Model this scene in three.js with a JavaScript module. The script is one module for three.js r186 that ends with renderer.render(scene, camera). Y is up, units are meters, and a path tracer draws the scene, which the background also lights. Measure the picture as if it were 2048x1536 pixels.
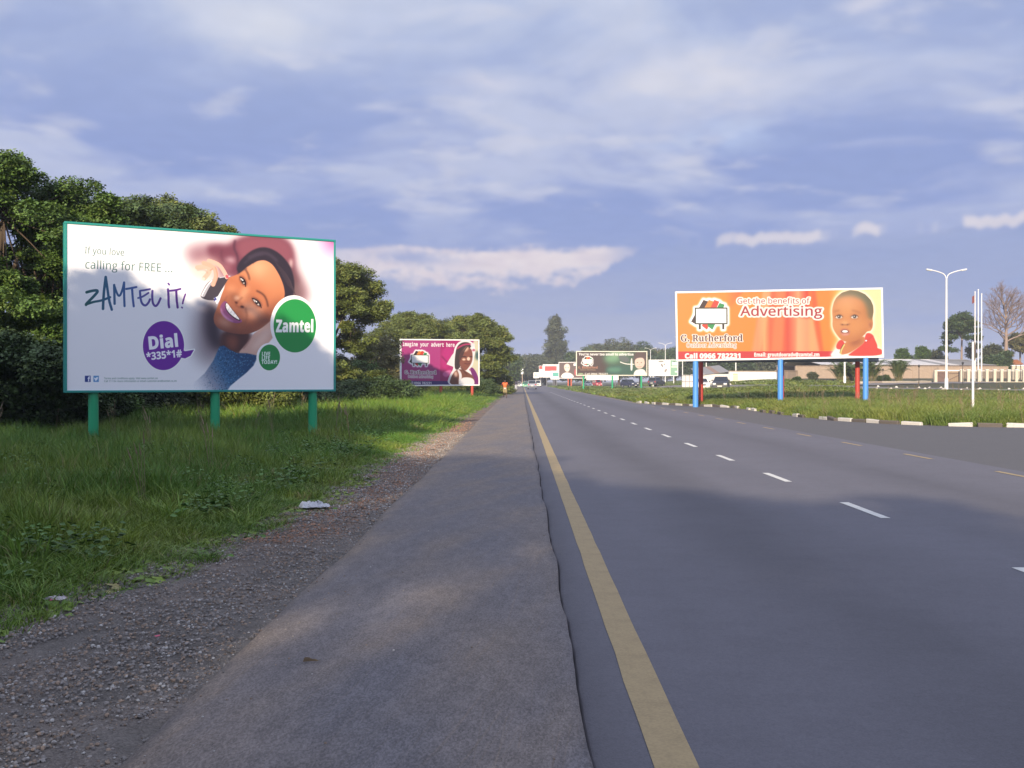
import * as THREE from 'three';
import { mergeGeometries } from 'three/addons/utils/BufferGeometryUtils.js';
import { RoundedBoxGeometry } from 'three/addons/geometries/RoundedBoxGeometry.js';
import { MarchingCubes } from 'three/addons/objects/MarchingCubes.js';
import { createNoise2D, createNoise3D } from 'simplex-noise';

// ---------------------------------------------------------------- camera, sky, sun, exposure
const scene = new THREE.Scene();
const camera = new THREE.PerspectiveCamera(40.18, 4 / 3, 0.1, 4000);
camera.position.set(0, 1.6, 0);
camera.rotation.order = 'YXZ';
camera.rotation.set(-0.0024, 0.00905, 0);

const renderer = new THREE.WebGLRenderer({ antialias: true });
renderer.toneMapping = THREE.LinearToneMapping;
renderer.toneMappingExposure = 1.5;
renderer.shadowMap.enabled = true;
renderer.shadowMap.type = THREE.PCFSoftShadowMap;

const SUN_AZ = 12 * Math.PI / 180, SUN_EL = 18.5 * Math.PI / 180;   // low sun, behind the camera and a little to its left
const sun = new THREE.DirectionalLight(new THREE.Color().setRGB(1.0, 0.84, 0.62), 4.5);
sun.position.set(-Math.sin(SUN_AZ) * Math.cos(SUN_EL) * 200, Math.sin(SUN_EL) * 200, Math.cos(SUN_AZ) * Math.cos(SUN_EL) * 200);
sun.castShadow = true;
sun.shadow.mapSize.set(4096, 4096);
Object.assign(sun.shadow.camera, { left: -120, right: 120, top: 120, bottom: -120, near: 1, far: 700 });
sun.shadow.radius = 1.3;
sun.name = 'sun';
scene.fog = new THREE.FogExp2(new THREE.Color().setRGB(0.80, 0.84, 0.95), 0.0004);   // thin evening haze
scene.add(sun, sun.target);

function rng(seed) { let a = seed >>> 0; return () => { a = (a + 0x6d2b79f5) | 0; let t = Math.imul(a ^ (a >>> 15), 1 | a); t = (t + Math.imul(t ^ (t >>> 7), 61 | t)) ^ t; return ((t ^ (t >>> 14)) >>> 0) / 4294967296; }; }
const n2 = createNoise2D(rng(11)), n2b = createNoise2D(rng(12)), n3 = createNoise3D(rng(13));
const { lerp, clamp, smoothstep } = THREE.MathUtils;
const fbm = (x, y, o = 4, f = n2) => { let s = 0, a = 0.5; for (let i = 0; i < o; i++) { s += a * f(x, y); x = x * 2.03 + 17.3; y = y * 2.03 - 9.1; a *= 0.5; } return s; };

{
  const W = 3072, H = 1536, data = new Float32Array(W * H * 4), D = 180 / Math.PI;
  const gauss = (a, b) => Math.exp(-(a * a + b * b));
  const mixTo = (c, t, r, g, b) => { c[0] = lerp(c[0], r, t); c[1] = lerp(c[1], g, t); c[2] = lerp(c[2], b, t); };
  for (let row = 0; row < H; row++) {
    const el = ((row + 0.5) / H - 0.5) * Math.PI, ed = el * D, sy = Math.sin(el), cy = Math.cos(el);
    for (let col = 0; col < W; col++) {
      const o = (row * W + col) * 4; data[o + 3] = 1;
      if (ed < -1.5) { data[o] = 0.16; data[o + 1] = 0.17; data[o + 2] = 0.19; continue; }
      const ph = ((col + 0.5) / W - 0.5) * 2 * Math.PI, x = Math.cos(ph) * cy, z = Math.sin(ph) * cy;
      const az = Math.atan2(x, -z) * D;                       // 0 straight up the road, positive to the right
      const up = clamp(ed / 90, 0, 1), k = 1 / (Math.max(sy, 0) + 0.13), px = x * k, pz = z * k;
      const hi = smoothstep(ed, 11, 21), md = smoothstep(ed, 3, 9), c = [lerp(lerp(0.37, 0.285, md), 0.50, hi), lerp(lerp(0.42, 0.365, md), 0.57, hi), lerp(lerp(0.62, 0.665, md), 0.77, hi)];
      // broad soft cloud sheets
      const w1 = fbm(px * 0.5 + 3, pz * 0.5, 3), w2 = fbm(px * 0.5 - 8, pz * 0.5 + 5, 3);
      const sheet = fbm(px * 0.75 + w1 * 0.35 + 1.7, pz * 0.95 + w2 * 0.35, 6) + 0.06 * fbm(az * 0.35, ed * 0.6, 4);
      mixTo(c, 0.55 * smoothstep(sheet, -0.18, 0.42) * smoothstep(ed, 5, 12), 0.67, 0.70, 0.825);
      mixTo(c, 0.6 * smoothstep(-sheet, -0.05, 0.45), 0.295, 0.375, 0.655);
      // small lit puffs and torn edges
      const puff = fbm(px * 2.1 + w2 * 0.4 + 31, pz * 2.4 + w1 * 0.4, 6, n2b);
      mixTo(c, 0.36 * smoothstep(puff + 0.3 * sheet, 0.12, 0.6) * smoothstep(ed, 6.5, 10), 0.74, 0.735, 0.81);
      // known bright patches of this evening's sky
      const wob = fbm(az * 0.16, ed * 0.3, 4) * 1.4;
      mixTo(c, 0.55 * gauss((az + 13.5 + wob) / 3.2, (ed - 18.2 + wob * 0.5) / 1.5), 0.80, 0.81, 0.86);
      mixTo(c, 0.40 * gauss((az - 9.5 + wob * 2) / 4.6, (ed - 16.0 + wob) / 1.1), 0.76, 0.75, 0.82);
      mixTo(c, 0.45 * gauss((az - 11.5 + wob * 2) / 3.2, (ed - 12.9 + wob * 0.7) / 0.55), 0.60, 0.70, 0.92);
      mixTo(c, 0.5 * gauss((az - 18.2 + wob) / 0.9, (ed - 18.9 + wob * 0.4) / 0.45), 0.82, 0.79, 0.84);
      mixTo(c, 0.45 * gauss((az + 3.6 + wob) / 0.8, (ed - 11.4 + wob * 0.5) / 0.7), 0.62, 0.63, 0.75);
      mixTo(c, 0.45 * gauss((az + 2.2 + wob) / 1.8, (ed - 15.8 + wob * 0.5) / 0.5), 0.74, 0.72, 0.80);
      // the long lit bank above the horizon, broken by darker heaps
      const t1 = fbm(az * 0.11 + 4, ed * 0.5, 5), t2 = fbm(az * 0.35 + 9, ed * 0.9 + 3, 5, n2b), t3 = fbm(az * 1.3, ed * 1.6, 4);
      const top = 7.15 + t1 * 0.35 + 0.10 * t3, low = 5.45 + t2 * 1.1 + 0.3 * t3;
      let bank = smoothstep(ed, low - 0.55, low + 0.75) * (1 - smoothstep(ed, top - 0.12, top + 0.22));
      const reach = Math.max(smoothstep(az, -14, -7) * (1 - smoothstep(az, 4.2, 7)), smoothstep(fbm(az * 0.045 + 40, 1.5, 2), 0.12, 0.4) * (Math.abs(az - 2) > 27 ? 1 : 0) * 0.8);
      bank *= reach;
      const hole = gauss((az + 5.9 + t3 * 0.8) / 2.3, (ed - 6.35 + 0.06 * az + t3 * 0.2) / 0.42);
      const heap = 5.15 + (az - 3.0) * 0.52 + 0.45 * Math.abs(fbm(az * 0.8 + 2, 7, 4)) + 0.12 * t3;   // the dark heap that rises to the right
      const inHeap = az > 1.5 ? 1 - smoothstep(ed, heap - 0.1, heap + 0.18) : 0;
      bank *= (1 - 0.85 * hole) * (1 - inHeap);
      mixTo(c, 0.92 * bank, 0.78 + 0.10 * t2, 0.70 + 0.10 * t2, 0.745 + 0.06 * t2);
      // thin lit rims on the right
      const rim = 7.35 + 0.035 * (az - 12) + 0.5 * fbm(az * 0.33 + 71, 2.2, 4), r2 = fbm(az * 0.25 + 20, 6, 3);
      mixTo(c, 0.7 * smoothstep(az, 8, 12) * (1 - smoothstep(Math.abs(ed - rim - 0.15) / 0.42, 0.3, 1)) * smoothstep(r2 + 0.012 * (az - 14), -0.12, 0.16), 0.80, 0.74, 0.77);
      mixTo(c, 0.5 * smoothstep(az, 2, 9) * (1 - smoothstep(ed, rim - 0.4, rim)) * smoothstep(ed, 2.5, 6), 0.325, 0.395, 0.63);
      mixTo(c, 0.35 * (1 - smoothstep(ed, 0, 4)), 0.42, 0.45, 0.60);
      const away = Math.acos(clamp((x * sun.position.x + sy * sun.position.y + z * sun.position.z) / 200, -1, 1)) * D;
      const b = (1 + 0.02 * n2(px * 9, pz * 9)) * (1 + 1.5 * Math.exp(-((away / 48) ** 2)) + 0.25 * smoothstep(ed, 24, 60));   // the air brightens towards the low sun
      for (let q = 0; q < 3; q++) data[o + q] = c[q] * b / 1.5;
    }
  }
  const t = new THREE.DataTexture(data, W, H, THREE.RGBAFormat, THREE.FloatType);
  t.mapping = THREE.EquirectangularReflectionMapping; t.magFilter = t.minFilter = THREE.LinearFilter; t.needsUpdate = true;
  scene.background = t; scene.environment = t;
}

// ---------------------------------------------------------------- helpers
const F = 2100, YAW = Math.atan(19 / F);
const lat = (u, d) => d * Math.tan(Math.atan((u - 1024) / F) - YAW);   // metres right of the camera's line for a sight line of the survey sheet, d metres up the road
const alt = (v, d) => 1.6 - (v - 763) / F * d;                          // height of a sight line d metres away
const names = new Map();
function numbered(n) { const k = names.get(n) ?? 0; names.set(n, k + 1); return k ? `${n}_${String(k).padStart(3, '0')}` : n; }
function shadows(o) { o.traverse((m) => { if (m.isMesh) { m.castShadow = true; m.receiveShadow = true; } }); return o; }
function mesh(name, g, m, parent) {
  const o = new THREE.Mesh(Array.isArray(g) ? merge(g) : g, m); o.name = parent ? name : numbered(name); o.castShadow = o.receiveShadow = true;
  (parent ?? scene).add(o); return o;
}
function merge(list) {
  const keep = list.map((g) => { const q = g.index ? g.toNonIndexed() : g; for (const k of Object.keys(q.attributes)) if (!['position', 'normal', 'uv'].includes(k)) q.deleteAttribute(k); return q; });
  return mergeGeometries(keep);
}
function tag(o, label, category, group) { o.userData.label = label; o.userData.category = category; if (group) o.userData.group = group; return o; }
function struct(o) { o.userData.kind = 'structure'; return o; }
function thing(name, label, category, x, y, d, turn = 0, group) {
  const o = new THREE.Group(); o.name = numbered(name); o.position.set(x, y, -d); o.rotation.y = turn; scene.add(o); return tag(o, label, category, group);
}
const box = (w, h, l, x = 0, y = 0, z = 0, r = 0) => { const g = r ? new RoundedBoxGeometry(w, h, l, 2, r) : new THREE.BoxGeometry(w, h, l); return g.translate(x, y, z); };
const cyl = (r0, r1, h, x = 0, y = 0, z = 0, s = 14) => new THREE.CylinderGeometry(r0, r1, h, s).translate(x, y, z);
const mat = (r, g, b, rough = 0.8, more = {}) => new THREE.MeshStandardMaterial({ color: new THREE.Color().setRGB(r, g, b), roughness: rough, ...more });
function dataTex(w, h, f, srgb = false) {
  const d = new Uint8Array(w * h * 4);
  for (let y = 0; y < h; y++) for (let x = 0; x < w; x++) { const c = f(x, y); const o = (y * w + x) * 4; d[o] = c[0]; d[o + 1] = c[1]; d[o + 2] = c[2]; d[o + 3] = 255; }
  const t = new THREE.DataTexture(d, w, h); t.wrapS = t.wrapT = THREE.RepeatWrapping; t.magFilter = t.minFilter = THREE.LinearFilter; if (srgb) t.colorSpace = THREE.SRGBColorSpace; t.needsUpdate = true; return t;
}
// value noise that wraps, for textures that repeat
function tileNoise(size, cells, seed) {
  const r = rng(seed), v = Float32Array.from({ length: cells * cells }, () => r());
  return (x, y) => { const fx = x / size * cells, fy = y / size * cells, ix = Math.floor(fx), iy = Math.floor(fy), a = fx - ix, b = fy - iy, s = a * a * (3 - 2 * a), t = b * b * (3 - 2 * b), at = (i, j) => v[((j % cells + cells) % cells) * cells + (i % cells + cells) % cells]; return lerp(lerp(at(ix, iy), at(ix + 1, iy), s), lerp(at(ix, iy + 1), at(ix + 1, iy + 1), s), t); };
}
const grey = (v) => { v = clamp(v, 0, 255) | 0; return [v, v, v]; };
// aggregate of crushed stone set in tar
const stoneTex = (size, cells, seed, lo, hi) => { const a = tileNoise(size, cells, seed), b = tileNoise(size, cells / 4 | 0, seed + 1), c = tileNoise(size, 12, seed + 2), r = rng(seed + 3); return dataTex(size, size, (x, y) => grey(lerp(lo, hi, 0.5 * a(x, y) + 0.2 * b(x, y) + 0.15 * c(x, y) + 0.15 * r()))); };
const texAsphalt = stoneTex(1024, 256, 5, 150, 255), texGravel = stoneTex(1024, 128, 25, 70, 255), texFine = stoneTex(512, 64, 45, 150, 255);
function canvas(w, h, draw) {
  const c = document.createElement('canvas'); c.width = w; c.height = h; const g = c.getContext('2d'); draw(g, w, h);
  const t = new THREE.CanvasTexture(c); t.colorSpace = THREE.SRGBColorSpace; t.magFilter = THREE.LinearFilter; t.anisotropy = 8; return t;
}
const P = (g, pts, fill, o = {}) => {           // smooth closed outline through points
  g.save(); if (o.blur) g.filter = `blur(${o.blur}px)`; if (o.alpha) g.globalAlpha = o.alpha; g.beginPath(); const n = pts.length;
  if (o.sharp) pts.forEach(([x, y], i) => (i ? g.lineTo(x, y) : g.moveTo(x, y)));
  else { const mid = (i) => [(pts[i % n][0] + pts[(i + 1) % n][0]) / 2, (pts[i % n][1] + pts[(i + 1) % n][1]) / 2]; g.moveTo(...mid(0)); for (let i = 1; i <= n; i++) g.quadraticCurveTo(...pts[i % n], ...mid(i)); }
  g.closePath(); g.fillStyle = fill; if (fill) g.fill(); if (o.stroke) { g.strokeStyle = o.stroke; g.lineWidth = o.width; g.lineJoin = 'round'; g.stroke(); } g.restore();
};
const L = (g, pts, color, width, o = {}) => { g.save(); if (o.blur) g.filter = `blur(${o.blur}px)`; if (o.alpha) g.globalAlpha = o.alpha; g.beginPath(); g.moveTo(...pts[0]); for (let i = 1; i < pts.length - 1; i++) g.quadraticCurveTo(...pts[i], (pts[i][0] + pts[i + 1][0]) / 2, (pts[i][1] + pts[i + 1][1]) / 2); g.lineTo(...pts[pts.length - 1]); g.strokeStyle = color; g.lineWidth = width; g.lineCap = g.lineJoin = 'round'; g.stroke(); g.restore(); };
const O = (g, x, y, rx, ry, fill, o = {}) => { g.save(); if (o.blur) g.filter = `blur(${o.blur}px)`; if (o.alpha) g.globalAlpha = o.alpha; g.beginPath(); g.ellipse(x, y, rx, ry, o.turn ?? 0, 0, 7); g.fillStyle = fill; g.fill(); if (o.stroke) { g.strokeStyle = o.stroke; g.lineWidth = o.width; g.stroke(); } g.restore(); };
function T(g, text, x, y, w, px, color, o = {}) {   // text set to a given width
  g.save(); g.translate(x, y); g.rotate(o.turn ?? 0); g.font = `${o.weight ?? ''} ${px}px ${o.font ?? 'sans-serif'}`; g.textBaseline = 'alphabetic'; const m = g.measureText(text).width; if (o.slant) g.transform(1, 0, o.slant, 1, 0, 0); g.scale(w / m, 1);
  g.lineJoin = 'round'; for (const [c, lw] of o.halo ?? []) { g.strokeStyle = c; g.lineWidth = lw; g.strokeText(text, 0, 0); } g.fillStyle = color; g.fillText(text, 0, 0); if (o.bold) { g.strokeStyle = color; g.lineWidth = o.bold; g.strokeText(text, 0, 0); } g.restore();
}
// ---------------------------------------------------------------- lie of the land
const KERB = [[8.75, 400], [8.75, 78], [9.4, 74], [11.4, 68.5], [13.0, 64.5], [12.9, 60], [12.6, 54], [12.6, 47], [12.9, 43.5], [13.8, 40.3], [15.0, 38.3], [16.4, 37.3], [18, 36.9], [22, 36.7], [34, 36.6], [90, 36.6]];
const segDist = (x, d, a, b) => { const vx = b[0] - a[0], vy = b[1] - a[1], t = clamp(((x - a[0]) * vx + (d - a[1]) * vy) / (vx * vx + vy * vy), 0, 1); return Math.hypot(x - a[0] - vx * t, d - a[1] - vy * t); };
function beyondKerb(x, d) {                                   // metres inside the grass island, 0 on the pavement
  if (d < 36.6 || x < 8.75) return 0;
  let best = 1e9; for (let i = 1; i < KERB.length; i++) best = Math.min(best, segDist(x, d, KERB[i - 1], KERB[i]));
  if (d >= 78) return Math.min(x - 8.75, best);
  if (d < 38.3 && x < 15) return 0;
  for (let i = 2; i < 11; i++) if (d <= KERB[i - 1][1] && d >= KERB[i][1]) { const t = (KERB[i - 1][1] - d) / (KERB[i - 1][1] - KERB[i][1]); if (x < lerp(KERB[i - 1][0], KERB[i][0], t)) return 0; }
  for (let i = 10; i < KERB.length; i++) if (x >= KERB[i - 1][0] && x <= KERB[i][0]) { const t = (x - KERB[i - 1][0]) / (KERB[i][0] - KERB[i - 1][0]); if (d < lerp(KERB[i - 1][1], KERB[i][1], t)) return 0; }
  return best;
}
const RISE = [[40, 0], [60, 0.1], [75, 0.3], [95, 0.72], [120, 1.08], [145, 1.3], [170, 1.6], [200, 2.1], [400, 2.6]];
function rise(d) { for (let i = 1; i < RISE.length; i++) if (d < RISE[i][0]) { const t = clamp((d - RISE[i - 1][0]) / (RISE[i][0] - RISE[i - 1][0]), 0, 1); return lerp(RISE[i - 1][1], RISE[i][1], t * t * (3 - 2 * t) * 0.5 + t * 0.5); } return 2.6; }
const vergeX = (d) => (d < 6 ? -3.55 : d < 10 ? lerp(-3.55, -3.05, (d - 6) / 4) : d < 14 ? lerp(-3.05, -2.62, (d - 10) / 4) : d < 20 ? lerp(-2.62, -2.76, (d - 14) / 6) : -2.76) + 0.16 * n2(d * 0.5, 3) + 0.07 * n2(d * 2.1, 8) + (d > 60 ? 0.1 : 0);
const shoulderX = (d) => -1.63 + 0.03 * n2(d * 0.22, 20) + 0.010 * n2(d * 1.7, 5) + (d > 20 ? -0.18 * smoothstep(d, 20, 60) : 0);
const seamX = (d) => 0.29 + 0.022 * n2(d * 0.3, 41) + 0.007 * n2(d * 2.3, 44) + 0.004 * n2(d * 7, 48);
function land(x, d) {
  if (x < -1.4) { const o = clamp((vergeX(d) - x) / 1.2, 0, 1); return -0.05 + 0.075 * o + (x < -3.4 ? 0.06 * n2(x * 0.25, d * 0.25) * clamp((-3.4 - x) / 3, 0, 1) + 0.25 * smoothstep(-x, 14, 40) : 0); }
  const k = beyondKerb(x, d);
  if (x < 9 && d > 78) return -0.06 + 0.13 * clamp((x - 8.75) / 0.8, 0, 1);
  let y = -0.06 + 0.15 * smoothstep(k, 0.05, 0.7) + (k > 0.7 ? 0.05 * n2(x * 0.2, d * 0.2) : 0);
  if (d > 36) { const w = Math.max(0, d - 100); y += rise(d) * smoothstep(x, 10 + 0.08 * w, 30 + 0.15 * w); }
  if (x > 12 && d < 36.6 && d > -80) y -= 0.05;
  return y;
}
function spread(from, to, marks) { const a = []; let v = from; while (v < to) { a.push(v); v += marks(v); } a.push(to); return a; }
function sheet(xs, ds, y, color, uvSize = 1) {
  const nx = xs.length, nd = ds.length, p = new Float32Array(nx * nd * 3), u = new Float32Array(nx * nd * 2), c = color ? new Float32Array(nx * nd * 3) : null, idx = [];
  for (let j = 0; j < nd; j++) for (let i = 0; i < nx; i++) {
    const o = j * nx + i, x = typeof xs[i] === 'function' ? xs[i](ds[j]) : xs[i], d = ds[j];
    p[o * 3] = x; p[o * 3 + 1] = y(x, d, i / (nx - 1)); p[o * 3 + 2] = -d; u[o * 2] = x / uvSize; u[o * 2 + 1] = d / uvSize;
    if (c) color(x, d, i / (nx - 1)).forEach((v, q) => { c[o * 3 + q] = v; });
    if (i && j) idx.push(o - nx - 1, o - nx, o, o - nx - 1, o, o - 1);
  }
  const g = new THREE.BufferGeometry(); g.setAttribute('position', new THREE.BufferAttribute(p, 3)); g.setAttribute('uv', new THREE.BufferAttribute(u, 2)); if (c) g.setAttribute('color', new THREE.BufferAttribute(c, 3)); g.setIndex(idx); g.computeVertexNormals(); return g;
}
{
  const xs = spread(-1500, 1500, (x) => (x < -40 ? Math.max(2, -x * 0.1) : x < -14 ? 1.2 : x < 14.5 ? 0.45 : x < 50 ? 1.0 : Math.max(1.5, x * 0.08)));
  const ds = spread(-260, 2600, (d) => (d < -10 ? Math.max(1.5, -d * 0.1) : d < 36 ? 0.8 : d < 44 ? 0.45 : d < 80 ? 0.7 : d < 150 ? 1.5 : Math.max(2, d * 0.025)));
  const col = (x, d) => {
    const n = fbm(x * 0.3, d * 0.3, 3), m = fbm(x * 1.3, d * 1.3, 2);
    const g = [0.062 + 0.02 * n, 0.085 + 0.02 * n, 0.022], s = [0.17, 0.105, 0.062];
    let soil = 0.25 + 0.45 * m; if (x < -1.5) soil += 0.8 * (1 - clamp((vergeX(d) - x) / 0.6, 0, 1)); else if (d > 36) soil += 0.6 * (1 - clamp(beyondKerb(x, d) / 0.5, 0, 1));
    soil = clamp(soil, 0, 1); return [0, 1, 2].map((q) => lerp(g[q], s[q], soil) * (1 + 0.15 * m));
  };
  struct(mesh('ground', sheet(xs, ds, land, col, 2.2), new THREE.MeshStandardMaterial({ vertexColors: true, map: texGravel, roughness: 1, bumpMap: texGravel, bumpScale: 0.03 })));
}

// ---------------------------------------------------------------- the road
const road = new THREE.Group(); road.name = 'road'; struct(road); scene.add(road);
const along = spread(-60, 900, (d) => (d < 2 ? 2 : d < 24 ? 0.25 : d < 60 ? 0.7 : d * 0.02));
{
  const lanes = [(d) => seamX(d) + 0.008, (d) => seamX(d) + 0.022, 0.42, 0.54, 0.8, 1.1, 1.4, 1.7, 2.0, 2.3, 2.6, 2.9, 3.2, 3.6, 4.0, 4.4, 4.8, 5.2, 5.6, 6.0, 6.4, 6.8, 7.2, 7.7, 8.2, 8.5, 8.9];
  const tar = (x, d) => {
    const track = (c, w) => Math.exp(-(((x - c) / w) ** 2));
    const n = fbm(x * 0.7, d * 0.09, 3), m = fbm(x * 2.1 + 5, d * 0.5, 3);
    const oil = clamp(0.34 * track(2.35 + 0.12 * n2(d * 0.05, 1), 0.6) + 0.26 * track(6.3, 0.7), 0, 1) * (0.75 + 0.5 * m);
    const grime = 0.22 * smoothstep(0.62 - x, 0, 0.2) * (0.6 + 0.8 * Math.abs(m));
    const v = 0.148 * (1 + 0.10 * n + 0.07 * m) * (1 - oil) * (1 - grime); return [v * 1.02, v * 0.97, v * 1.10];
  };
  const asphalt = new THREE.MeshStandardMaterial({ vertexColors: true, map: texAsphalt, roughness: 0.82, bumpMap: texAsphalt, bumpScale: 0.004 });
  mesh('lane_surface', sheet(lanes, along, (x, d, u) => (u < 0.5 / (lanes.length - 1) ? -0.06 : u < 1.5 / (lanes.length - 1) ? -0.008 : 0), tar, 1.6), asphalt, road);
  // bellmouth of the side road: darker, newer surfacing
  const shape = [[8.8, 78.5], ...KERB.slice(1, 15).map(([x, d]) => [x + (d > 45 ? 0.3 : 0), d + (x > 13 ? 0.3 : 0)]), [90, 36.9], [90, 9], [8.8, 9]].map(([x, d]) => new THREE.Vector2(x, d));
  const pts = []; const r = rng(4);
  const g = new THREE.ShapeGeometry(new THREE.Shape(shape)); const pos = g.attributes.position, uv = g.attributes.uv;
  for (let i = 0; i < pos.count; i++) { const x = pos.getX(i), d = pos.getY(i); pos.setXYZ(i, x, -0.012, -d); uv.setXY(i, x / 1.9, d / 1.9); }
  g.computeVertexNormals(); const q = g.attributes.normal; for (let i = 0; i < q.count; i++) q.setXYZ(i, 0, 1, 0);
  mesh('bellmouth_surface', g, new THREE.MeshStandardMaterial({ color: new THREE.Color().setRGB(0.118, 0.112, 0.112), map: texAsphalt, roughness: 0.85, bumpMap: texAsphalt, bumpScale: 0.004 }), road);
  // hard shoulder: an older, dustier slab a few centimetres above the lane
  const across = [0, 0.04, 0.1, 0.2, 0.3, 0.4, 0.5, 0.6, 0.7, 0.8, 0.9, 0.96, 1];
  const ramp = (d, t) => lerp(shoulderX(d), seamX(d), t);
  const dust = (x, d, t) => {
    const n = fbm(x * 0.9 + 3, d * 0.16, 4), m = fbm(x * 3, d * 0.9, 3), swept = fbm((x * 0.94 - d * 0.33) * 1.5, (d + x) * 0.11, 4);
    const sand = clamp(0.20 + 0.55 * n + 0.8 * Math.max(0, swept) + 0.8 * (1 - clamp((x - shoulderX(d)) / 0.22, 0, 1)) * (0.6 + m) + 0.25 * smoothstep(d, 14, 40), 0, 1);
    const a = [0.235, 0.222, 0.232], b = [0.36, 0.29, 0.225]; return a.map((v, q) => lerp(v, b[q], sand) * (1 + 0.10 * m));
  };
  const sweep = (() => { const S = 1024, c = document.createElement('canvas'); c.width = c.height = S; const g = c.getContext('2d'), r = rng(55); g.fillStyle = '#c9c7c8'; g.fillRect(0, 0, S, S);
    for (let k = 0; k < 260; k++) { const x = r() * S, y = r() * S, l = 60 + 240 * r(), w = 1 + 5 * r() * r(), lean = -0.55 + 0.5 * r(); for (const oy of [-S, 0, S]) for (const ox of [-S, 0, S]) L(g, [[x + ox, y + oy], [x + ox + lean * l * 0.4, y + oy + l * 0.5], [x + ox + lean * l, y + oy + l]], r() < 0.7 ? '#e6d2b8' : '#9a9698', w, { alpha: 0.10 + 0.16 * r() }); }
    const im = g.getImageData(0, 0, S, S), a = tileNoise(S, 300, 71), b = tileNoise(S, 40, 72); for (let i = 0; i < S * S; i++) { const v = 0.70 + 0.26 * a(i % S, i / S | 0) + 0.10 * b(i % S, i / S | 0) + 0.26 * (r() - 0.5); for (let q = 0; q < 3; q++) im.data[i * 4 + q] = clamp(im.data[i * 4 + q] * v * 1.08, 0, 255); } g.putImageData(im, 0, 0);
    const t = new THREE.CanvasTexture(c); t.colorSpace = THREE.SRGBColorSpace; t.wrapS = t.wrapT = THREE.RepeatWrapping; t.magFilter = THREE.LinearFilter; t.repeat.set(1, 0.42); return t; })();
  const oldAsphalt = new THREE.MeshStandardMaterial({ vertexColors: true, map: sweep, roughness: 0.85, bumpMap: texAsphalt, bumpScale: 0.005 });
  const xs = [(d) => ramp(d, 0) - 0.012, ...across.map((t) => (d) => ramp(d, t)), (d) => ramp(d, 1) + 0.01];
  const nA = xs.length;
  mesh('shoulder_surface', sheet(xs, along, (x, d, u) => (u < 0.5 / (nA - 1) ? -0.05 : u > 1 - 0.5 / (nA - 1) ? -0.05 : 0.032 + (u < 1.6 / (nA - 1) ? -0.01 : 0)), dust, 2.1), oldAsphalt, road);
  // loose gravel between the shoulder and the grass
  const gx = [0, 0.03, 0.07, 0.11, 0.15, 0.2, 0.25, 0.3, 0.35, 0.4, 0.45, 0.5, 0.55, 0.6, 0.65, 0.7, 0.75, 0.8, 0.85, 0.9, 0.95, 1].map((t) => (d) => lerp(vergeX(d) - 0.35, shoulderX(d) + 0.12, t));
  const gd = spread(-20, 300, (d) => (d < 3 ? 0.8 : d < 12 ? 0.07 : d < 24 ? 0.14 : d < 60 ? 0.5 : d * 0.02));
  const stony = (x, d, t) => {
    const n = fbm(x * 0.8, d * 0.45, 4), m = fbm(x * 3.1, d * 2.6, 3), w = (vergeX(d) + 0.15 - x);
    const red = clamp(smoothstep(d, 8, 13) * (1 - smoothstep(d, 44, 90) * 0.5) * smoothstep(0.62 - Math.abs(w + 0.35), -0.15, 0.35) * (0.55 + 0.9 * m) + 0.28 * Math.max(0, n), 0, 1);
    const a = [0.245, 0.215, 0.190], b = [0.33, 0.195, 0.125], v = 1 + 0.35 * n + 0.25 * m; return a.map((c, q) => lerp(c, b[q], red) * v);
  };
  mesh('gravel_strip', sheet(gx, gd, (x, d, t) => -0.014 + 0.022 * fbm(x * 1.4, d * 1.4, 4) + 0.010 * n2(x * 7, d * 7) - 0.02 * (1 - Math.abs(2 * t - 1)), stony, 1.1), new THREE.MeshStandardMaterial({ vertexColors: true, map: texGravel, roughness: 0.95, bumpMap: texGravel, bumpScale: 0.03 }), road);
  // painted markings
  const worn = (lo, hi, seed) => { const a = tileNoise(512, 90, seed), b = tileNoise(512, 9, seed + 1), r2 = rng(seed + 2); return dataTex(512, 512, (x, y) => grey(lerp(lo, hi, clamp(0.35 + 0.5 * a(x, y) + 0.35 * b(x, y) + 0.2 * (r2() - 0.5), 0, 1)))); };
  const paintTex = worn(135, 255, 301);
  const yellow = new THREE.MeshStandardMaterial({ color: new THREE.Color().setRGB(0.38, 0.28, 0.14), map: paintTex, roughness: 0.75 });
  const white = new THREE.MeshStandardMaterial({ color: new THREE.Color().setRGB(0.68, 0.66, 0.60), map: paintTex, roughness: 0.75 });
  const strip = (name, x, w, d0, d1, m, y = 0.004) => { const dd = spread(d0, d1, (d) => (d < 40 ? 0.6 : 3)); const jag = (s) => (d) => x + s * w / 2 + 0.006 * n2(d * 5, x + s * 3); return mesh(name, sheet([jag(-1), jag(1)], dd, () => y, null, 0.9), m, road); };
  strip('edge_line', 0.64, 0.185, -40, 430, yellow);
  strip('edge_line', 8.45, 0.13, 74, 430, yellow);
  for (let d = 8.3, k = 0; k < 34; k++, d += 4.46) strip('lane_dash', 4.26, 0.115, d - 0.45, d + (k < 1 ? 0.75 : 1.15), white);
  for (let d = 17.2, k = 0; d < 74; k++, d += 4.5) strip('turning_dash', 8.45, 0.11, d, d + 1.55, yellow);
}

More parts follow.
